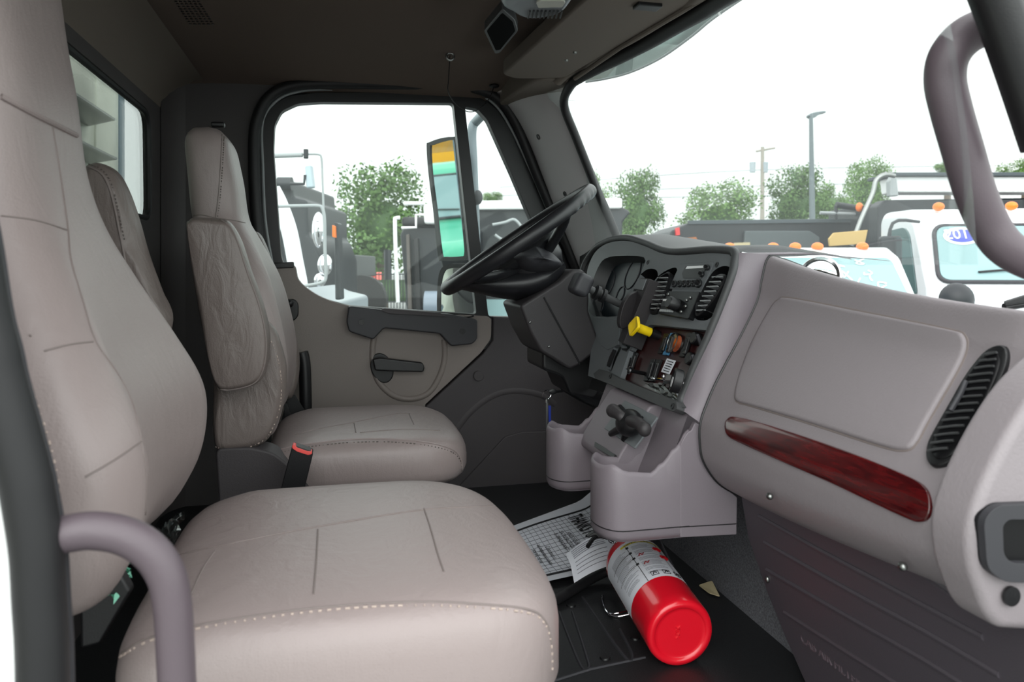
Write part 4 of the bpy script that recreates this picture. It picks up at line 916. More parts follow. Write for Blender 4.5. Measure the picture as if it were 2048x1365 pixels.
rd = MB()
for h, a in ((.190, .40), (.160, .38)): rd.tube([ecyl(h, math.pi*a, R_+.001), ecyl(h+.003, math.pi*(a-.04), R_+.001), ecyl(h-.002, math.pi*(a-.08), R_+.001)], .004, 6)
for h, a in ((.168, .60), (.137, .60)): rd.tube([ecyl(h, math.pi*a, R_+.001), ecyl(h+.006, math.pi*(a-.02), R_+.001), ecyl(h+.001, math.pi*(a-.04), R_+.001), ecyl(h+.006, math.pi*(a-.06), R_+.001)], .0012, 6)
out('red_marks', rd, M['redd'], EX, smooth=False)
xe = (PZ(1378, 1290, .05)-PZ(1352, 1250, .05)); t_ = textmb('2024', .013, e0-ax*.0008+va*.012+ua*(.006), (ua*-.5-va), (ua*-1+va*.5), .0008, 'LEFT')
tz = textmb('2024', .012, (0, 0, 0), (1, 0, 0), (0, 1, 0), .0008)
tx_ = (-va).normalized(); ty_ = ax.cross(tx_); tx_, ty_ = tx_, ty_
t2 = MB().add([e0+ax*.003+tx_*(v[0]-.014)+(-ty_ if (-ty_).dot(ua) < 0 else ty_)*v[1]*1-ax*v[2]*1.5 for v in tz.v], tz.f)
out('stamp', t2, M['red'], EX, smooth=False)
vv = e0+ax*(Lb+.012)
vb = out('valve', MB().lathe([(.017, 0), (.017, .012), (.012, .014), (.012, .035), (0, .035)], vv-ax*.004, ax, 20), M['steel'], fe)
out('gauge', MB().lathe([(.013, -.004), (.014, 0), (.012, .002), (0, .002)], vv+ax*.012+va*.018, (va+ax*.3).normalized(), 24), M['chrome'], fe)
out('carry_handle', MB().tube(cr([vv+ax*.02, vv+ax*.035-ua*.02+va*.01, vv+ax*.03-ua*.055+va*.02, vv-ax*.01-ua*.085+va*.02], 5), .0045, 8), M['black'], fe)
out('squeeze_lever', MB().plate([vv+ax*.02+va*.025+ua*.005, vv+ax*.03+va*.03-ua*.06, vv+ax*.03+va*.02-ua*.075, vv+ax*.018+va*.015+ua*.005], ax*.012), M['black'], fe, bevel=.002)
out('pull_pin', MB().tube([vv+ax*.022+va*.02-ua*.02+Vector((.012*math.cos(a), .0, .012*math.sin(a))) for a in [2*math.pi*k/20 for k in range(20)]], .0013, 6, closed=True), M['chrome'], fe)
out('strap', MB().tube(cr([ecyl(Lb+.005, .9, .02), ecyl(Lb-.02, .75, R_+.012), ecyl(.22, .6, R_+.006), ecyl(.18, .45, R_+.002)], 6), .0025, 8), M['rubg'], fe)
hz = out('hose', MB().tube(cr([vv+ax*.008-ua*.0, PZ(1225, 1135, .035), PZ(1180, 1160, .016), PZ(1120, 1196, .013), PZ(1060, 1225, .013)], 6), .0105, 14), M['rubber'], fe)
out('bracket_wire', MB().tube(cr([PZ(1205, 1192, .006), PZ(1208, 1215, .006), PZ(1218, 1228, .006), PZ(1238, 1227, .01), PZ(1262, 1222, .012)], 6), .0018, 8).tube(cr([PZ(1203, 1197, .012), PZ(1212, 1222, .010), PZ(1228, 1234, .008), PZ(1260, 1229, .014)], 6), .0018, 8), M['chrome'], fe)

pp = thing('paper_mat', 'printed paper floor mat with thank-you wording under the console', 'paper mat', PZ(1150, 1090, .004))
c4 = [PZ(985, 1075, .003), PZ(1185, 1000, .003), PZ(1330, 1125, .003), PZ(1045, 1185, .003)]
rows = []
for i in range(17):
    u = i/16; rows.append([c4[0].lerp(c4[1], u).lerp(c4[3].lerp(c4[2], u), v/12)+Vector((0, 0, .004*math.sin(u*5)*math.sin(v*.6)+.018*max(0, (u-.85)/.15)*(1-v/12)+.0095)) for v in range(13)])
sheet = out('sheet', MB().grid(rows), M['whitep'], pp); BP = bvh(sheet)
def bil(u, v, dz=.002):
    x = u*16; y = v*12; i, j = min(15, int(x)), min(11, int(y)); fx, fy = x-i, y-j
    return rows[i][j]*(1-fx)*(1-fy)+rows[i+1][j]*fx*(1-fy)+rows[i][j+1]*(1-fx)*fy+rows[i+1][j+1]*fx*fy+Vector((0, 0, dz))
bo = MB()
for a, b in (((.02, .14), (.96, .14)), ((.96, .14), (.96, .95)), ((.02, .92), (.96, .92))):
    P = [bil(a[0]+(b[0]-a[0])*k/16, a[1]+(b[1]-a[1])*k/16) for k in range(17)]; bo.tube(P, .0022, 6)
out('border', bo, M['ink'], pp)
gr_ = MB()
for k in range(1, 22): gr_.tube([bil(k/23, .15+.77*j/12, .0008) for j in range(13)], .0005, 4)
for k in range(1, 14): gr_.tube([bil(.02+.93*j/16, .15+.77*k/14, .0008) for j in range(17)], .0005, 4)
out('grid_print', gr_, M['inkg'], pp)
def ptext(s, size, u0, v0, vs=1.0, bold=0):
    t = textmb(s, size, (0, 0, 0), (1, 0, 0), (0, 1, 0), .0001, bold=bold); Wd = max(v[0] for v in t.v); return MB().add([bil(min(.97, u0+v[1]*3.0), min(.97, v0+v[0]/Wd*vs), .0022) for v in t.v], t.f)
out('lettering', ptext('THANKS FOR COMING', .066, .63, .18, .72, .0012), M['ink'], pp, smooth=False)
out('small_lettering', ptext('WE VALUE YOU', .016, .58, .36, .28), M['ink'], pp, smooth=False) if False else None
for s, u, v, w in (('AND YOUR', .52, .40, .2), ('SATISFACTION', .47, .36, .28), ('IS IMPORTANT', .42, .37, .26), ('Customer is', .30, .50, .2), ('an important person', .25, .45, .32), ('to all of us.', .20, .50, .22)): out('small_lettering', ptext(s, .016, u, v, w), M['ink'], pp, smooth=False)
tg = thing('instruction_tag', 'white curled instruction tag lying against the extinguisher hose', 'tag', PZ(1180, 1145, .004))
rows = []
for i in range(13):
    t = i/12; base = PZ(1245, 1120, .03).lerp(PZ(1140, 1150, .03), t); h = .012+.045*math.sin(math.pi*(.25+.6*t)); rows.append([base+Vector((0, .03, h)), base+Vector((-.005, -.02, h*.9)), base+Vector((-.01, -.06, h*.6-.012))])
out('sheet', MB().grid(rows), M['whitep'], tg)
ln = MB()
for j in (.2, .35, .5, .65, .8, 1.1, 1.3, 1.5, 1.7):
    P = []
    for i in range(4, 12):
        r_ = rows[i]; k = int(j); P.append(r_[k].lerp(r_[k+1], j-k)+Vector((-.0005, -.0008, .0012)))
    ln.tube(P, .0006, 4)
out('print_lines', ln, M['inkg'], tg)
o = out('paper_scrap', MB().pillow(rnd([PZ(1397, 1172, .004), PZ(1424, 1163, .012), PZ(1440, 1195, .004), PZ(1418, 1188, .004)], .004), (0, 0, .0015), .3), M['beige']); tag(o, 'small torn beige paper scrap by the carpet at the edge of the floor mat', 'paper scrap')
fm = thing('floor_mat', 'black rubber floor mat with raised rectangular ribs', 'floor mat', (.45, 1.3, 0))
out('mat_sheet', MB().plate(rnd([Vector((-.1, .75, 0)), Vector((.76, .75, 0)), Vector((.74, 2.1, 0)), Vector((-.1, 2.1, 0))], .05), (0, 0, .002)), M['mat_'], fm)
for L in ([(1118, 1225), (1160, 1330), (1178, 1337), (1172, 1310), (1145, 1225)], [(1165, 1195), (1245, 1310), (1265, 1312), (1240, 1260)]): out('rib', MB().tube(cr([PZ(a, b, .002) for a, b in L], 5), .003, 6), M['rubg'], fm)
for q in ((1142, 1212), (1210, 1317), (1270, 1277)): out('button', MB().lathe([(.010, 0), (.009, .003), (0, .003)], PZ(*q, .002), up, 18), M['black'], fm)
out('edge_rib', MB().tube([PZ(1085, 1370, .002), PZ(1180, 1340, .002), PZ(1290, 1316, .002)], .003, 6), M['rubg'], fm)
# ================= OUTSIDE =================
GZ = -1.25
g = out('ground', MB().plate([Vector((-60, -40, GZ)), Vector((90, -40, GZ)), Vector((90, 140, GZ)), Vector((-60, 140, GZ))], (0, 0, -.1)), M['gr'], smooth=False); struct(g)
class Veh:
    def __init__(s, h, lp, px, D, py=None):
        """heading h; local point lp sits at picture column px, forward depth D"""
        s.R = Matrix.Rotation(h, 3, 'Z'); w = PD(px, 530, D); q = s.R @ Vector(lp); s.O = Vector((w.x-q.x, w.y-q.y, GZ))
    def __call__(s, x, y, z): return s.O + s.R @ Vector((x, y, z))
    def poly(s, pts): return [s(*p) for p in pts]
    def prism(s, prof, y0, y1): return MB().plate([s(x, y0, z) for x, z in prof], s.R @ Vector((0, y1-y0, 0)))
    def d(s, v): return s.R @ Vector(v)
def medium_truck(name, label, V, paint, dump=True, sticker=False, boxm=None, lights=True, wht=1.0, group=None):
    t = thing(name, label, 'truck', V(0, 0, 0), group)
    cabp = [(-1.32, .75), (-1.34, 1.72), (-1.72, 2.44), (-1.95, 2.58), (-2.75, 2.60), (-2.88, 2.5), (-2.9, .75)]
    out('cab', V.prism([(x, z) for x, z in cabp], -1.05, 1.05), paint, t, bevel=.09, bseg=4, lim=20)
    hp_ = [(0, .7), (.02, 1.35), (-.15, 1.5), (-1.34, 1.74), (-1.34, .7)]
    out('hood', V.prism(hp_, -.80, .80), paint, t, bevel=.10, bseg=4, lim=20)
    for s_ in (-1, 1): out('fender', V.prism([(-.1, .75), (-.2, 1.15), (-.55, 1.25), (-1.1, 1.15), (-1.25, .75)], s_*.75, s_*1.08), paint, t, bevel=.06)
    out('bumper', V.prism([(.1, .4), (.1, .68), (-.1, .68), (-.1, .4)], -1.05, 1.05), M['chrome'], t, bevel=.03)
    out('grille', V.prism([(.035, .75), (.045, 1.3), (.01, 1.3), (0, .75)], -.45, .45), M['tblack'], t, bevel=.01)
    n = V.d((.72, 0, .38)).normalized()
    def ws(y, k): return V(-1.335-.375*k, y, 1.73+.70*k)+n*.012
    out('windshield', MB().plate(rnd([ws(-.93, .07), ws(.93, .07), ws(.86, .90), ws(-.86, .90)], .12, 6), n*.015), M['wind'], t, bevel=.006)
    out('windshield_seal', MB().tube(rnd([ws(-.95, .05), ws(.95, .05), ws(.88, .92), ws(-.88, .92)], .13, 6), .022, 8, closed=True), M['rubg'], t)
    out('wiper', MB().tube([ws(-.55, .18)+n*.03, ws(.0, .24)+n*.04, ws(.15, .10)+n*.03], .012, 6), M['rubber'], t)
    for s_ in (-1, 1):
        w = [V(-1.62, s_*1.055, 1.62), V(-2.55, s_*1.055, 1.68), V(-2.55, s_*1.055, 2.36), V(-2.0, s_*1.055, 2.38), V(-1.85, s_*1.055, 2.30)]
        out('side_window', MB().plate(rnd(w, .08, 5), V.d((0, s_*.012, 0))), M['windd'], t, bevel=.004)
        out('mirror', MB().plate(rnd([V(-1.42, s_*1.28, 1.78), V(-1.42, s_*1.50, 1.78), V(-1.42, s_*1.50, 2.26), V(-1.42, s_*1.28, 2.26)], .04), V.d((-.10, 0, 0))), M['tblack'], t, bevel=.02)
        out('convex_mirror', MB().plate(rnd([V(-1.40, s_*1.28, 1.50), V(-1.40, s_*1.48, 1.50), V(-1.40, s_*1.48, 1.72), V(-1.40, s_*1.28, 1.72)], .05), V.d((-.08, 0, 0))), M['tblack'], t, bevel=.02)
        out('mirror_bracket', MB().tube(cr([V(-1.62, s_*1.04, 2.42), V(-1.48, s_*1.36, 2.40), V(-1.47, s_*1.40, 2.0), V(-1.47, s_*1.40, 1.46), V(-1.5, s_*1.05, 1.38)], 4), .018, 8), M['tblack'], t)
        out('hood_mirror', MB().ell(V(-.5, s_*1.12, 1.62), (.16, .14, .16)), M['tblack'], t)
        for x in ((-.65), (-5.2)): out('wheel', MB().lathe([(.2, 0), (.48, 0), (.50, .05), (.50, .25), (.48, .28), (.2, .28)], V(x, s_*1.1, .5), V.d((0, -s_, 0)), 28), M['tire'], t)
        out('door_seam', MB().tube([V(-1.55, s_*1.056, .9), V(-1.55, s_*1.056, 1.62)], .008, 6), M['inkg'], t)
    if lights:
        for y in (-.75, -.25, 0, .25, .75): out('marker_light', MB().ell(V(-1.86, y, 2.60), (.05, .07, .05)), M['orange'], t)
    if sticker:
        c = [ws(-.62+.19*math.cos(a)-.02*math.sin(a), .74+.135*math.sin(a)+.02*math.cos(a))+n*.018 for a in [2*math.pi*k/30 for k in range(30)]]
        st = out('sticker', MB().plate(c, n*.002), M['white'], t)
        c = [ws(-.62+.15*math.cos(a)-.02*math.sin(a), .74+.10*math.sin(a)+.02*math.cos(a))+n*.021 for a in [2*math.pi*k/30 for k in range(30)]]
        out('sticker_oval', MB().plate(c, n*.002), mat('sticker_blue', (70, 80, 190), .5), st)
        xd = ws(1, .5)-ws(-1, .45); yd = ws(0, .6)-ws(0, .5)
        out('sticker_text', textmb('2019', .17, ws(-.80, .69)+n*.025, xd, yd, .002), M['white'], st, smooth=False)
    if dump:
        bm_ = boxm or M['tblack']
        out('dump_body', V.prism([(-3.2, .95), (-3.2, 2.75), (-3.3, 2.95), (-7.2, 2.85), (-7.3, .95)], -1.2, 1.2), bm_, t, bevel=.03)
        out('chassis', V.prism([(-.3, .45), (-.3, .7), (-7, .75), (-7, .5)], -.45, .45), M['tblack'], t)
        out('tarp_housing', V.prism([(-3.0, 2.74), (-3.0, 3.0), (-3.3, 3.04), (-3.35, 2.74)], -1.2, 1.2), M['white'], t, bevel=.03)
        out('tarp_cap', V.prism([(-3.0, 3.02), (-3.1, 3.07), (-3.4, 3.07), (-3.4, 3.02)], -1.2, 1.2), M['tarp'], t)
    return t
# white truck at right, facing us
hr = math.atan2(-.929, -.369)
V1 = Veh(hr, (-1.335, -.93, 1.7), 1882, 7.9)
t1 = medium_truck('dump_truck', 'white dump truck at right with amber roof lights and an oval blue windshield sticker', V1, M['body'], False, True)
# white tarped dump body behind it
def thingbox(name, label, cat, parts, loc): 
    t = thing(name, label, cat, loc)
    for n_, mb, m, kw in parts: out(n_, mb, m, t, **kw)
    return t
def slab(px, D, depth): # traced outline at a depth, with real thickness away from the viewer
    return MB().plate([PD(a, b, D) for a, b in px], fw*depth)
bv = dict(bevel=.03)
for n_, mb, m, kw in [
 ('dump_body', slab([(1788, 400), (2300, 392), (2300, 640), (1786, 640)], 11.5, 2.4), M['tblack'], bv),
 ('tarp_housing', slab([(1790, 352), (2300, 352), (2300, 385), (1795, 385)], 11.3, .5), M['white'], bv),
 ('tarp_cap', slab([(1785, 345), (2300, 344), (2300, 352), (1785, 352)], 11.2, .8), M['tarp'], dict(bevel=.01)),
 ('end_plate', slab([(1779, 362), (1786, 350), (1794, 356), (1798, 392), (1780, 393)], 11.1, .12), M['grey'], dict(bevel=.02)),
 ('side_shield', slab([(1756, 412), (1770, 400), (2048, 398), (2048, 470), (1792, 480), (1790, 640), (1754, 640)], 11.35, .3), M['tblack'], bv),
 ('tarp_arm', MB().tube(cr([PD(1703, 492, 10.9), PD(1722, 440, 10.9), PD(1745, 388, 10.9), PD(1752, 362, 10.9), PD(1768, 350, 10.9), PD(1788, 352, 11)], 5), .035, 10), M['steel'], {}),
]: out(n_, mb, m, t1, **kw)
# long low dump body
thingbox('dump_trailer', 'long black dump body with red tail light parked beyond the pickup', 'truck', [
 ('dump_body', slab([(1342, 462), (1378, 446), (1752, 438), (1752, 640), (1338, 640), (1338, 480)], 13, 2.4), M['tblack'], bv),
 ('top_rail', slab([(1378, 441), (1752, 437), (1752, 445), (1378, 449)], 12.95, .12), M['tarp'], dict(bevel=.01)),
 ('tail_light', slab([(1352, 456), (1359, 455), (1360, 470), (1353, 471)], 12.9, .1), mat('tail_light', (220, 50, 50), .3), {}),
 ('rust_panel', slab([(1355, 478), (1392, 474), (1398, 486), (1360, 490)], 12.9, .05), mat('orange_rust', (160, 100, 60), .8), {}),
 ('side_panel', slab([(1490, 462), (1620, 462), (1640, 475), (1640, 600), (1480, 600)], 12.9, .08), mat('grey_steel', (75, 82, 84), .6), dict(bevel=.02)),
 ('bright_fittings', slab([(1468, 486), (1500, 485), (1500, 493), (1468, 494)], 12.85, .05), M['beige'], {}),
 ('tarp_roll', MB().tube([PD(1672, 410, 12.8), PD(1718, 417, 12.8)], .055, 12), M['tblack'], {}),
 ('support_post', MB().tube([PD(1672, 412, 12.8), PD(1672, 440, 12.8)], .03, 8), M['tblack'], {}),
 ('rail', MB().tube([PD(1640, 426, 12.8), PD(1750, 430, 12.8)], .03, 8), M['grey'], {}),
 ('amber_beacon', MB().ell(PD(1719, 415, 12.6), (.06, .06, .08)), M['orange'], {}),
], PD(1560, 640, 13))
o = out('wooden_board', slab([(1658, 478), (1668, 466), (1736, 460), (1730, 488), (1660, 493)], 10.4, .05), M['board'], bevel=.01); tag(o, 'tan wooden board leaning at the side of the black dump body', 'board')
# white pickup in the middle
Vp = Veh(math.atan2(-.973, -.36), (-1.9, 0, 0), 1592, 7.0)
pk = thing('pickup_truck', 'white pickup with five amber roof lights and writing on its windshield just beyond the dash', 'pickup truck', Vp(0, 0, 0))
out('cab', Vp.prism([(-.9, .7), (-.95, 1.32), (-1.72, 2.03), (-1.95, 2.11), (-3.0, 2.11), (-3.4, 1.3), (-3.4, .7)], -.86, .86), M['body'], pk, bevel=.06, bseg=4, lim=20)
out('body', Vp.prism([(0, .6), (0, 1.15), (-.2, 1.27), (-1.1, 1.36), (-3.4, 1.36), (-3.4, .6)], -.98, .98), M['body'], pk, bevel=.08, bseg=4, lim=20)
npk = Vp.d((.68, 0, .74)).normalized()
def wp2(y, k): return Vp(-.95-.77*k, y*(1-.06*k), 1.32+.71*k)+npk*.012
out('windshield', MB().plate(rnd([wp2(-.80, .04), wp2(.80, .04), wp2(.80, .96), wp2(-.80, .96)], .08, 6), npk*.01), M['wind'], pk, bevel=.004)
for y in (-.6, -.2, 0, .2, .6): out('marker_light', MB().ell(Vp(-1.93, y, 2.12), (.05, .06, .04)), M['orange'], pk)
random.seed(11)
for r_ in range(2):
    ms = MB(); a0, b0 = ((.30, .86), (.62, .12)) if r_ == 0 else ((.50, .92), (.74, .20))
    for k_ in range(7):
        u = (k_+.2)/7; cy, ck = a0[0]+(b0[0]-a0[0])*u, a0[1]+(b0[1]-a0[1])*u
        ms.tube(cr([wp2(cy+random.uniform(-.05, .05), ck+random.uniform(-.07, .07))+npk*.016 for _ in range(4)], 4), .007, 5)
    out('painted_writing', ms, M['white'], pk)
c = [wp2(-.55+.13*math.cos(a), .80+.07*math.sin(a))+npk*.014 for a in [2*math.pi*k/24 for k in range(24)]]; out('sticker', MB().plate(c, npk*.003), M['blue'], pk)
for s_ in (-1, 1):
    for x in (-.75, -4.2): out('wheel', MB().lathe([(.2, 0), (.38, 0), (.4, .05), (.4, .22), (.2, .22)], Vp(x, s_*1.0, .4), Vp.d((0, -s_, 0)), 24), M['tire'], pk)
struct(out('trim_18', MB().prismx() if False else MB().plate([Vector((x, .85, z)) for x, z in ((.98, .1), (.98, .52), (1.9, .40), (2.1, .3), (2.1, .1))], (0, 1.25, 0)), M['body'], bevel=.05))
# our own hood mirror
hm = thing('hood_mirror', 'round chrome hood mirror rising just beyond the dash', 'mirror', PD(1645, 580, 2.3))
hax = (-fw*.62-rt*.62+up*.22).normalized(); hcc = PD(1638, 556, 2.2)
out('housing', MB().lathe([(.001, -.05), (.040, -.04), (.062, -.015), (.066, 0), (.062, .005), (.054, .006), (.053, .001)], hcc, hax, 36), M['chrome'], hm)
out('glass', MB().lathe([(.053, .002), (.036, .007), (.018, .010), (0, .011)], hcc, hax, 32), M['mirror'], hm)
out('stalk', MB().tube([PD(1648, 560, 2.22), PD(1655, 690, 2.25)], .008, 8), M['black'], hm)
# driver side mirrors
Mp = PD(890, 400, 2.78)
refl = Vector((-.96, .17, -.02)).normalized(); toc = (CAM-Mp).normalized(); mn = (refl+toc).normalized()
MP = Plane(Mp, mn)
sm1 = thing('side_mirror', 'tall rectangular driver side mirror outside the door window', 'mirror', PD(920, 640, 2.8))
mo = [(853, 292), (858, 285), (880, 277), (905, 274), (914, 282), (922, 360), (932, 480), (934, 512), (925, 521), (885, 522), (876, 512), (866, 420), (857, 350)]
mi = [(860, 296), (865, 290), (882, 284), (903, 280), (909, 288), (916, 360), (927, 480), (928, 508), (922, 513), (890, 514), (882, 506), (872, 420), (863, 350)]
mO = cr([MP(a, b, .004) for a, b in mo], 3, True); mI = cr([MP(a, b, .004) for a, b in mi], 3, True)
out('housing', MB().plate([p-mn*.006 for p in mO], -mn*.05), M['tblack'], sm1, bevel=.008)
out('rim', MB().plate(mO, -mn*.012, [mI]), M['black'], sm1, sharp=35)
out('mirror_glass', MB().plate([p-mn*.005 for p in cr([MP(a, b, .004) for a, b in mi], 3, True)], -mn*.003), M['mirror'], sm1, smooth=False)
out('bracket', MB().tube(cr([PY(1004, 190, 2.36), PD(990, 208, 2.6), PD(955, 240, 2.85), PD(944, 262, 2.87), (PD(946, 330, 2.87)), PD(950, 440, 2.87), PD(953, 540, 2.87), PD(958, 640, 2.87)], 6), .018, 14), mat('bracket_grey', (120, 132, 138), .45), sm1)
out('clamp', MB().ell(PD(956, 395, 2.85), (.018, .018, .028)), M['rubg'], sm1)
out('bracket_plate', MB().plate([PD(a, b, 2.9) for a, b in ((880, 515), (945, 515), (950, 555), (890, 560))], fw*.04), M['tblack'], sm1, bevel=.01)
MP2 = Plane(PD(900, 580, 2.74), (toc*.86+refl*.5).normalized())
cm = [(874, 620), (875, 570), (880, 542), (893, 530), (925, 528), (950, 530), (955, 560), (950, 650), (880, 655)]; ci = [(880, 618), (881, 572), (886, 548), (896, 537), (925, 535), (944, 537), (948, 560), (944, 645), (884, 648)]
c1 = cr([MP2(*q, .004) for q in cm], 3, True); c2 = cr([MP2(*q, .004) for q in ci], 3, True)
out('convex_rim', MB().plate(c1, -MP2.n*.02, [c2]), M['black'], sm1, sharp=35)
out('convex_glass', MB().pillow(cr([MP2(*q, 0) for q in ci], 3, True), -MP2.n*.01, .3, dome=.008), M['mirror'], sm1, sharp=80)
# reflected neighbour: teal truck with yellow box, behind on the driver's side
Rp_ = Mp+refl*7.5
VT = Veh(0, (0, 0, 0), 1000, 5); VT.R = Matrix.Rotation(math.radians(-4), 3, 'Z'); VT.O = Vector((Rp_.x+.9, Rp_.y+.35, GZ))
bt_ = medium_truck('box_truck', 'teal truck with a yellow box body seen in the side mirror', VT, M['teal'], True, False, M['yel'], False)
out('yellow_box', VT.prism([(-3.0, 1.0), (-3.0, 3.15), (-7.2, 3.15), (-7.2, 1.0)], -1.25, 1.25), M['yel'], bt_, bevel=.03)
# bulkhead behind the rear window
bh = thing('dump_body_bulkhead', 'galvanised steel bulkhead with angle ribs behind the rear window', 'bulkhead', (-.65, 1.4, GZ+.95))
out('panel', MB().plate([Vector((-.72, y, z)) for y, z in ((.25, -.3), (2.80, -.3), (2.80, 1.9), (.25, 1.9))], (-.08, 0, 0)), M['bulk'], bh)
for y in (1.3, 2.55): out('seam_rib', MB().box((-.72, y, .85), (.014, .03, 2.0)), M['bulk'], bh, bevel=.003)
for z_, e in ((1.115, 2.36), (1.005, 2.38)):
    out('shelf_angle', MB().plate([Vector((-.72, .3, z_)), Vector((-.72, e+.12, z_)), Vector((-.615, e, z_)), Vector((-.615, .3, z_))], (0, 0, .006)), M['steel'], bh)
out('upper_box', MB().plate([Vector((-.72, y, z)) for y, z in ((.3, 1.123), (2.34, 1.123), (2.34, 1.42), (.3, 1.42))], (.06, 0, 0)), M['bulk'], bh, bevel=.004)
out('corner_post', MB().box((-.75, 2.85, .7), (.06, .08, 2.4)), mat('blue_grey', (100, 122, 132), .5), bh, bevel=.01)

# neighbour truck seen through the driver's window
nt_ = thing('neighbour_truck', 'white and black truck with chrome mirrors close outside the driver window at left', 'truck', PD(600, 700, 5))
P_ = lambda L, D: [PD(a, b, D) for a, b in L]
out('door_pillar', MB().tube(cr(P_([(545, 380), (560, 410), (578, 460), (590, 520), (602, 590), (606, 700)], 4.6), 5), .05, 12), M['body'], nt_)
out('cab_panel', slab([(545, 580), (590, 600), (640, 612), (640, 900), (545, 900)], 4.7, 1.6), mat('chrome_grey', (150, 158, 162), .3), nt_, bevel=.03)
out('rear_panel', slab([(556, 360), (584, 360), (586, 395), (614, 400), (616, 470), (625, 480), (640, 520), (640, 620), (560, 620)], 6.2, 1.5), M['tblack'], nt_, bevel=.03)
out('roll_drum', MB().tube(P_([(556, 368), (584, 368)], 6.1), .055, 14), M['tblack'], nt_)
out('mirror_pipe', MB().tube(cr(P_([(548, 413), (600, 412), (636, 412), (645, 418), (649, 440), (650, 500), (652, 550), (645, 565), (610, 572)], 4.5), 5), .010, 10), M['grey'], nt_)
out('upper_bar', MB().tube(P_([(545, 312), (605, 310)], 4.8), .015, 10), M['grey'], nt_)
out('upper_bracket', MB().tube(cr(P_([(605, 309), (636, 309), (643, 318), (645, 360), (648, 440)], 4.8), 4), .007, 8), M['grey'], nt_)
out('bar_end', MB().box(PD(612, 308, 4.8), (.03, .03, .06)), M['tblack'], nt_, bevel=.006)
out('upper_mirror', slab(rnd([Vector((609, 332, 0)), Vector((622, 330, 0)), Vector((627, 375, 0)), Vector((612, 376, 0))], 4) and [(609, 332), (622, 330), (627, 375), (612, 376)], 4.8, .06), mat('pale_mirror', (165, 180, 188), .3), nt_, bevel=.01)
out('mirror_stem', MB().tube(P_([(580, 368), (608, 368), (610, 350)], 4.8), .010, 8), M['tblack'], nt_)
for px_, py_, rx, ry in ((637, 460, 13, 36), (650, 530, 15, 22), (640, 560, 12, 14)): out('chrome_mirror', MB().ell(PD(px_, py_, 4.7), (rx/1500*4.7, .05, ry/1500*4.7)), M['chrome'], nt_)
out('black_post', slab([(668, 444), (676, 446), (681, 600), (670, 600)], 4.9, .12), M['tblack'], nt_, bevel=.01)
out('side_marker', slab([(664, 450), (669, 452), (670, 476), (664, 474)], 4.85, .05), M['orange'], nt_, bevel=.005)
# farther trucks
thingbox('semi_truck', 'distant dark truck with a low black box beyond the fence', 'truck', [
 ('box', slab([(680, 510), (710, 510), (711, 556), (682, 556)], 16, 2.4), M['tblack'], bv), ('hood', slab([(684, 560), (720, 562), (736, 572), (738, 590), (735, 620), (684, 620)], 15.5, 1.8), mat('far_grey', (120, 125, 125), .4), bv),
 ('wheel', MB().lathe([(.2, 0), (.5, 0), (.5, .25), (.2, .25)], PD(722, 600, 15.2), fw, 20), M['tire'], {}), ('tail_light', slab([(684, 588), (692, 588), (692, 602), (684, 602)], 15.3, .1), M['redd'], {}),
], PD(705, 620, 16))
thingbox('dump_truck', 'black dump truck with white pipe frame and white tank left of the side mirror', 'truck', [
 ('dump_body', slab([(800, 470), (806, 455), (850, 452), (960, 455), (960, 640), (815, 640)], 8.5, 2.4), M['tblack'], bv),
 ('side_ribs', slab([(826, 478), (836, 476), (842, 625), (832, 626)], 8.4, .1), M['black'], dict(bevel=.01)),
 ('side_ribs', slab([(812, 470), (818, 468), (824, 625), (816, 626)], 8.4, .1), mat('brownish', (90, 84, 80), .7), dict(bevel=.01)),
 ('top_box', slab([(803, 434), (862, 434), (862, 452), (803, 452)], 8.4, 1.5), M['black'], bv),
 ('white_tank', slab([(846, 408), (880, 408), (880, 448), (848, 448)], 8.3, .8), M['white'], bv),
 ('pipe_frame', MB().tube(cr(P_([(800, 436), (792, 437), (790, 445), (792, 520), (796, 605)], 8.2), 4), .022, 10), M['white'], {}),
 ('top_pipe', MB().tube(P_([(808, 407), (850, 407)], 8.2), .022, 8), M['white'], {}),
 ('cross_pipe', MB().tube(P_([(803, 456), (832, 455), (832, 430), (848, 430)], 8.2), .016, 8), M['white'], {}),
 ('fuel_tank', MB().tube(P_([(850, 612), (900, 612)], 8.1), .16, 20), mat('tank_blue', (120, 132, 145), .35), {}),
 ('mirror_post', MB().tube(P_([(775, 500), (776, 560)], 8), .04, 8), M['tblack'], {}),
], PD(870, 640, 8.5))
thingbox('dump_truck', 'black dump body with a white top behind the vent window and windshield pillar', 'truck', [
 ('dump_body', slab([(945, 418), (1245, 414), (1262, 424), (1245, 445), (1245, 660), (940, 660)], 9.2, 2.4), M['tblack'], bv),
 ('white_top', slab([(945, 402), (1225, 396), (1245, 396), (1245, 417), (945, 420)], 9.1, 2.2), M['white'], bv),
 ('tarp_reel', MB().tube(cr(P_([(985, 450), (1010, 445), (1030, 440), (1045, 465), (1010, 480), (990, 470)], 9.0), 4), .018, 8), M['grey'], {}),
 ('lower_panel', slab([(960, 600), (1060, 600), (1060, 640), (960, 640)], 9, .3), M['wind'], {}),
], PD(1090, 660, 9.2))
o = out('channelizer_post', MB().lathe([(.2, 0), (.2, .04), (.14, .05), (.08, 1.6), (.05, 1.72), (0, 1.72)], PD(725, 652, 24), up, 16), M['orange']); tag(o, 'orange barrier piece left of the red one beyond the fence', 'barrier')
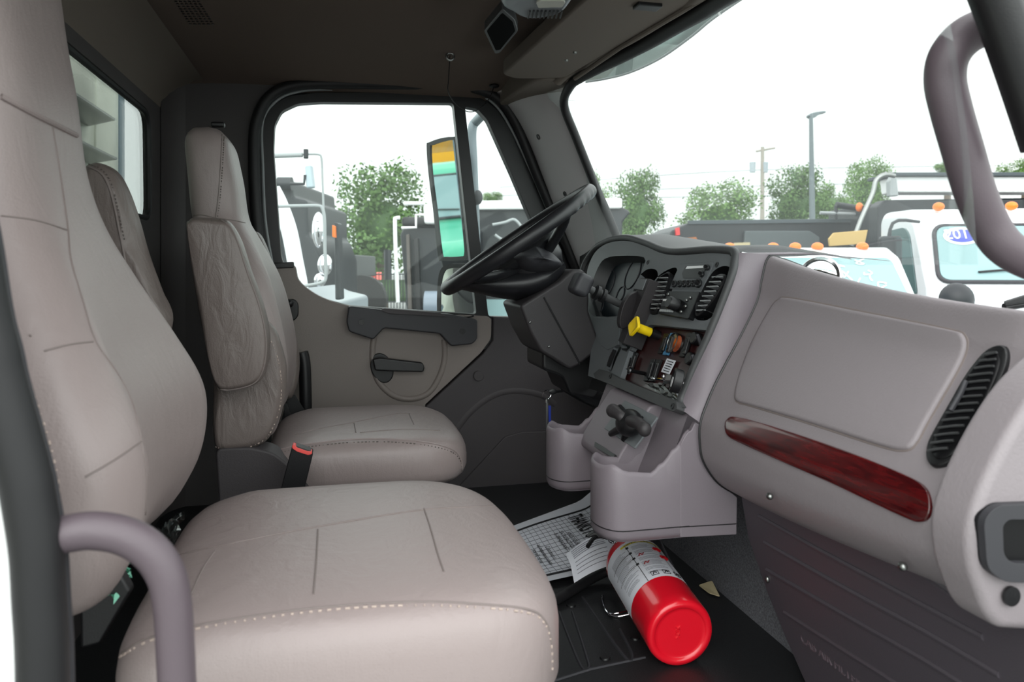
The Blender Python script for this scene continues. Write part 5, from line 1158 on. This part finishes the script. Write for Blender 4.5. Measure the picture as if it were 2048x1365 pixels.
for i, x in enumerate((738, 752)):
    o = out('road_barrier', slab([(x, 545), (x+10, 545), (x+10, 651), (x, 651)], 24, .3), mat('salmon', (235, 110, 100), .5), bevel=.03); tag(o, ('left' if i == 0 else 'right')+' one of two salmon red barriers beyond the iron fence', 'barrier', 'salmon red barriers')
# fence
fn = thing('iron_fence', 'dark iron picket fence with green screening beyond the driver window', 'fence', PD(750, 640, 20))
out('screen', slab([(660, 560), (800, 560), (960, 560), (960, 605), (660, 605)], 20.1, .05), M['hedge'], fn)
for y_ in (549, 604): out('rail', MB().tube([PD(660, y_, 20), PD(960, y_, 20)], .02, 6), M['tblack'], fn)
for i in range(46): out('picket', MB().tube([PD(662+i*6, 545, 20), PD(662+i*6, 625, 20)], .012, 5), M['tblack'], fn)
# poles
lp_ = thing('street_lamp', 'tall grey lamp post rising behind the parked trucks', 'street lamp', PD(1626, 650, 30))
b_ = PD(1627, 530, 30); out('post', MB().tube([Vector((b_.x, b_.y, GZ)), PD(1622, 235, 30)], [.15, .075], 14), M['pole'], lp_)
out('lamp_head', MB().plate(cr([PD(a, b, 30) for a, b in ((1618, 232), (1624, 226), (1648, 222), (1652, 225), (1640, 228), (1628, 236))], 3, True), fw*.3), M['pole'], lp_, bevel=.02)
up_ = thing('utility_pole', 'wooden utility pole with crossarm and transformer against the white sky', 'utility pole', PD(1524, 600, 60))
b_ = PD(1524, 530, 60); out('post', MB().tube([Vector((b_.x, b_.y, GZ)), PD(1525, 294, 60)], [.22, .13], 12), M['upole'], up_)
out('crossarm', MB().tube([PD(1512, 303, 60), PD(1550, 296, 60)], .08, 8), M['upole'], up_)
for x in (1505, 1530): out('transformer', MB().lathe([(0, 0), (.22, 0), (.24, .8), (0, .85)], PD(x, 345, 60), up, 14), mat('pale_grey', (150, 160, 165), .6), up_)
for i, (y0, y1, y2, D) in enumerate(((375, 340, 330, 60), (392, 372, 360, 60), (402, 392, 388, 58))):
    o = out('power_line', MB().tube(cr([PD(1000, y0, D), PD(1524, y1, D), PD(2200, y2, D)], 10), .022, 5), M['pole']); tag(o, ('uppermost', 'middle', 'lowest')[i]+' of three thin power lines crossing the sky', 'power line', 'power lines')

# trees
def tree_mesh(name, seed, n=7000):
    random.seed(seed); cl = []
    for k in range(34):
        a = random.uniform(0, 2*math.pi); z = random.uniform(-.75, .95); r = math.sqrt(max(.05, 1-(z*.9)**2))*random.uniform(.35, .78); cl.append((Vector((r*math.cos(a), r*math.sin(a), z*.85)), random.uniform(.24, .40)))
    mb = MB()
    for i in range(n):
        c, s_ = random.choice(cl); v = Vector((random.gauss(0, 1), random.gauss(0, 1), random.gauss(0, 1))).normalized()*s_*random.uniform(.55, 1.08); p = c+v
        q = Vector((random.gauss(0, 1), random.gauss(0, 1), random.gauss(0, 1))).normalized(); w = q.cross(v).normalized(); l = random.uniform(.022, .048)
        mb.add([p+q*l, p+w*l*.6, p-q*l, p-w*l*.6], [(0, 1, 2, 3)])
    return mb
MESH = [tree_mesh('t', s) for s in (3, 8, 15)]
def tree(px, py, D, wpx, hpx, k, leaf, label):
    c = PD(px, py, D); sx = wpx/2/1500*D; sz = hpx/2/1500*D
    t = thing('tree', label, 'tree', Vector((c.x, c.y, GZ)), 'trees beyond the parking lot')
    mb = MB(); mb.v = [tuple(Vector((c.x+v[0]*sx, c.y+v[1]*sx, c.z+v[2]*sz))) for v in MESH[k].v]; mb.f = MESH[k].f
    out('foliage', mb, M[leaf], t, smooth=False)
    random.seed(k+int(px))
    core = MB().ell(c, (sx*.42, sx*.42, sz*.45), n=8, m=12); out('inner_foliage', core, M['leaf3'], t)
    out('trunk', MB().tube([Vector((c.x, c.y, GZ)), c-up*sz*.3, c+up*sz*.3+Vector((.2, 0, 0))], [.28, .2, .08], 10), M['bark'], t)
for a in ((762, 455, 30, 250, 235, 0, 'leaf1', 'large round green tree filling the driver door window'),
          (615, 430, 32, 60, 110, 1, 'leaf2', 'small green tree partly behind the chrome mirror truck'),
          (985, 400, 45, 60, 30, 2, 'leaf2', 'green tree top just above the white topped dump body in the vent window'),
          (1190, 420, 34, 80, 150, 1, 'leaf2', 'green tree beside the windshield pillar'),
          (1275, 430, 30, 130, 170, 0, 'leaf1', 'bushy green tree above the gauge hood'),
          (1440, 445, 42, 190, 155, 2, 'leaf2', 'broad pale green tree left of the utility pole'),
          (1590, 415, 44, 150, 155, 0, 'leaf1', 'tree between utility pole and lamp post'),
          (1660, 420, 46, 110, 110, 1, 'leaf2', 'lower tree right behind the lamp post'),
          (1735, 385, 36, 110, 130, 2, 'leaf2', 'bright green tree left of the tarp housing'),
          (1895, 345, 50, 60, 45, 1, 'leaf2', 'small tree top above the white tarp housing'),
          (2050, 350, 50, 130, 60, 0, 'leaf2', 'pale tree top at the right edge behind the grab handle')):
    tree(*a)
o = out('tree_line', MB().plate([PD(1180, 470, 62), PD(1700, 455, 62), PD(1700, 540, 62), PD(1180, 540, 62)], fw*2), M['leaf3']) if False else None
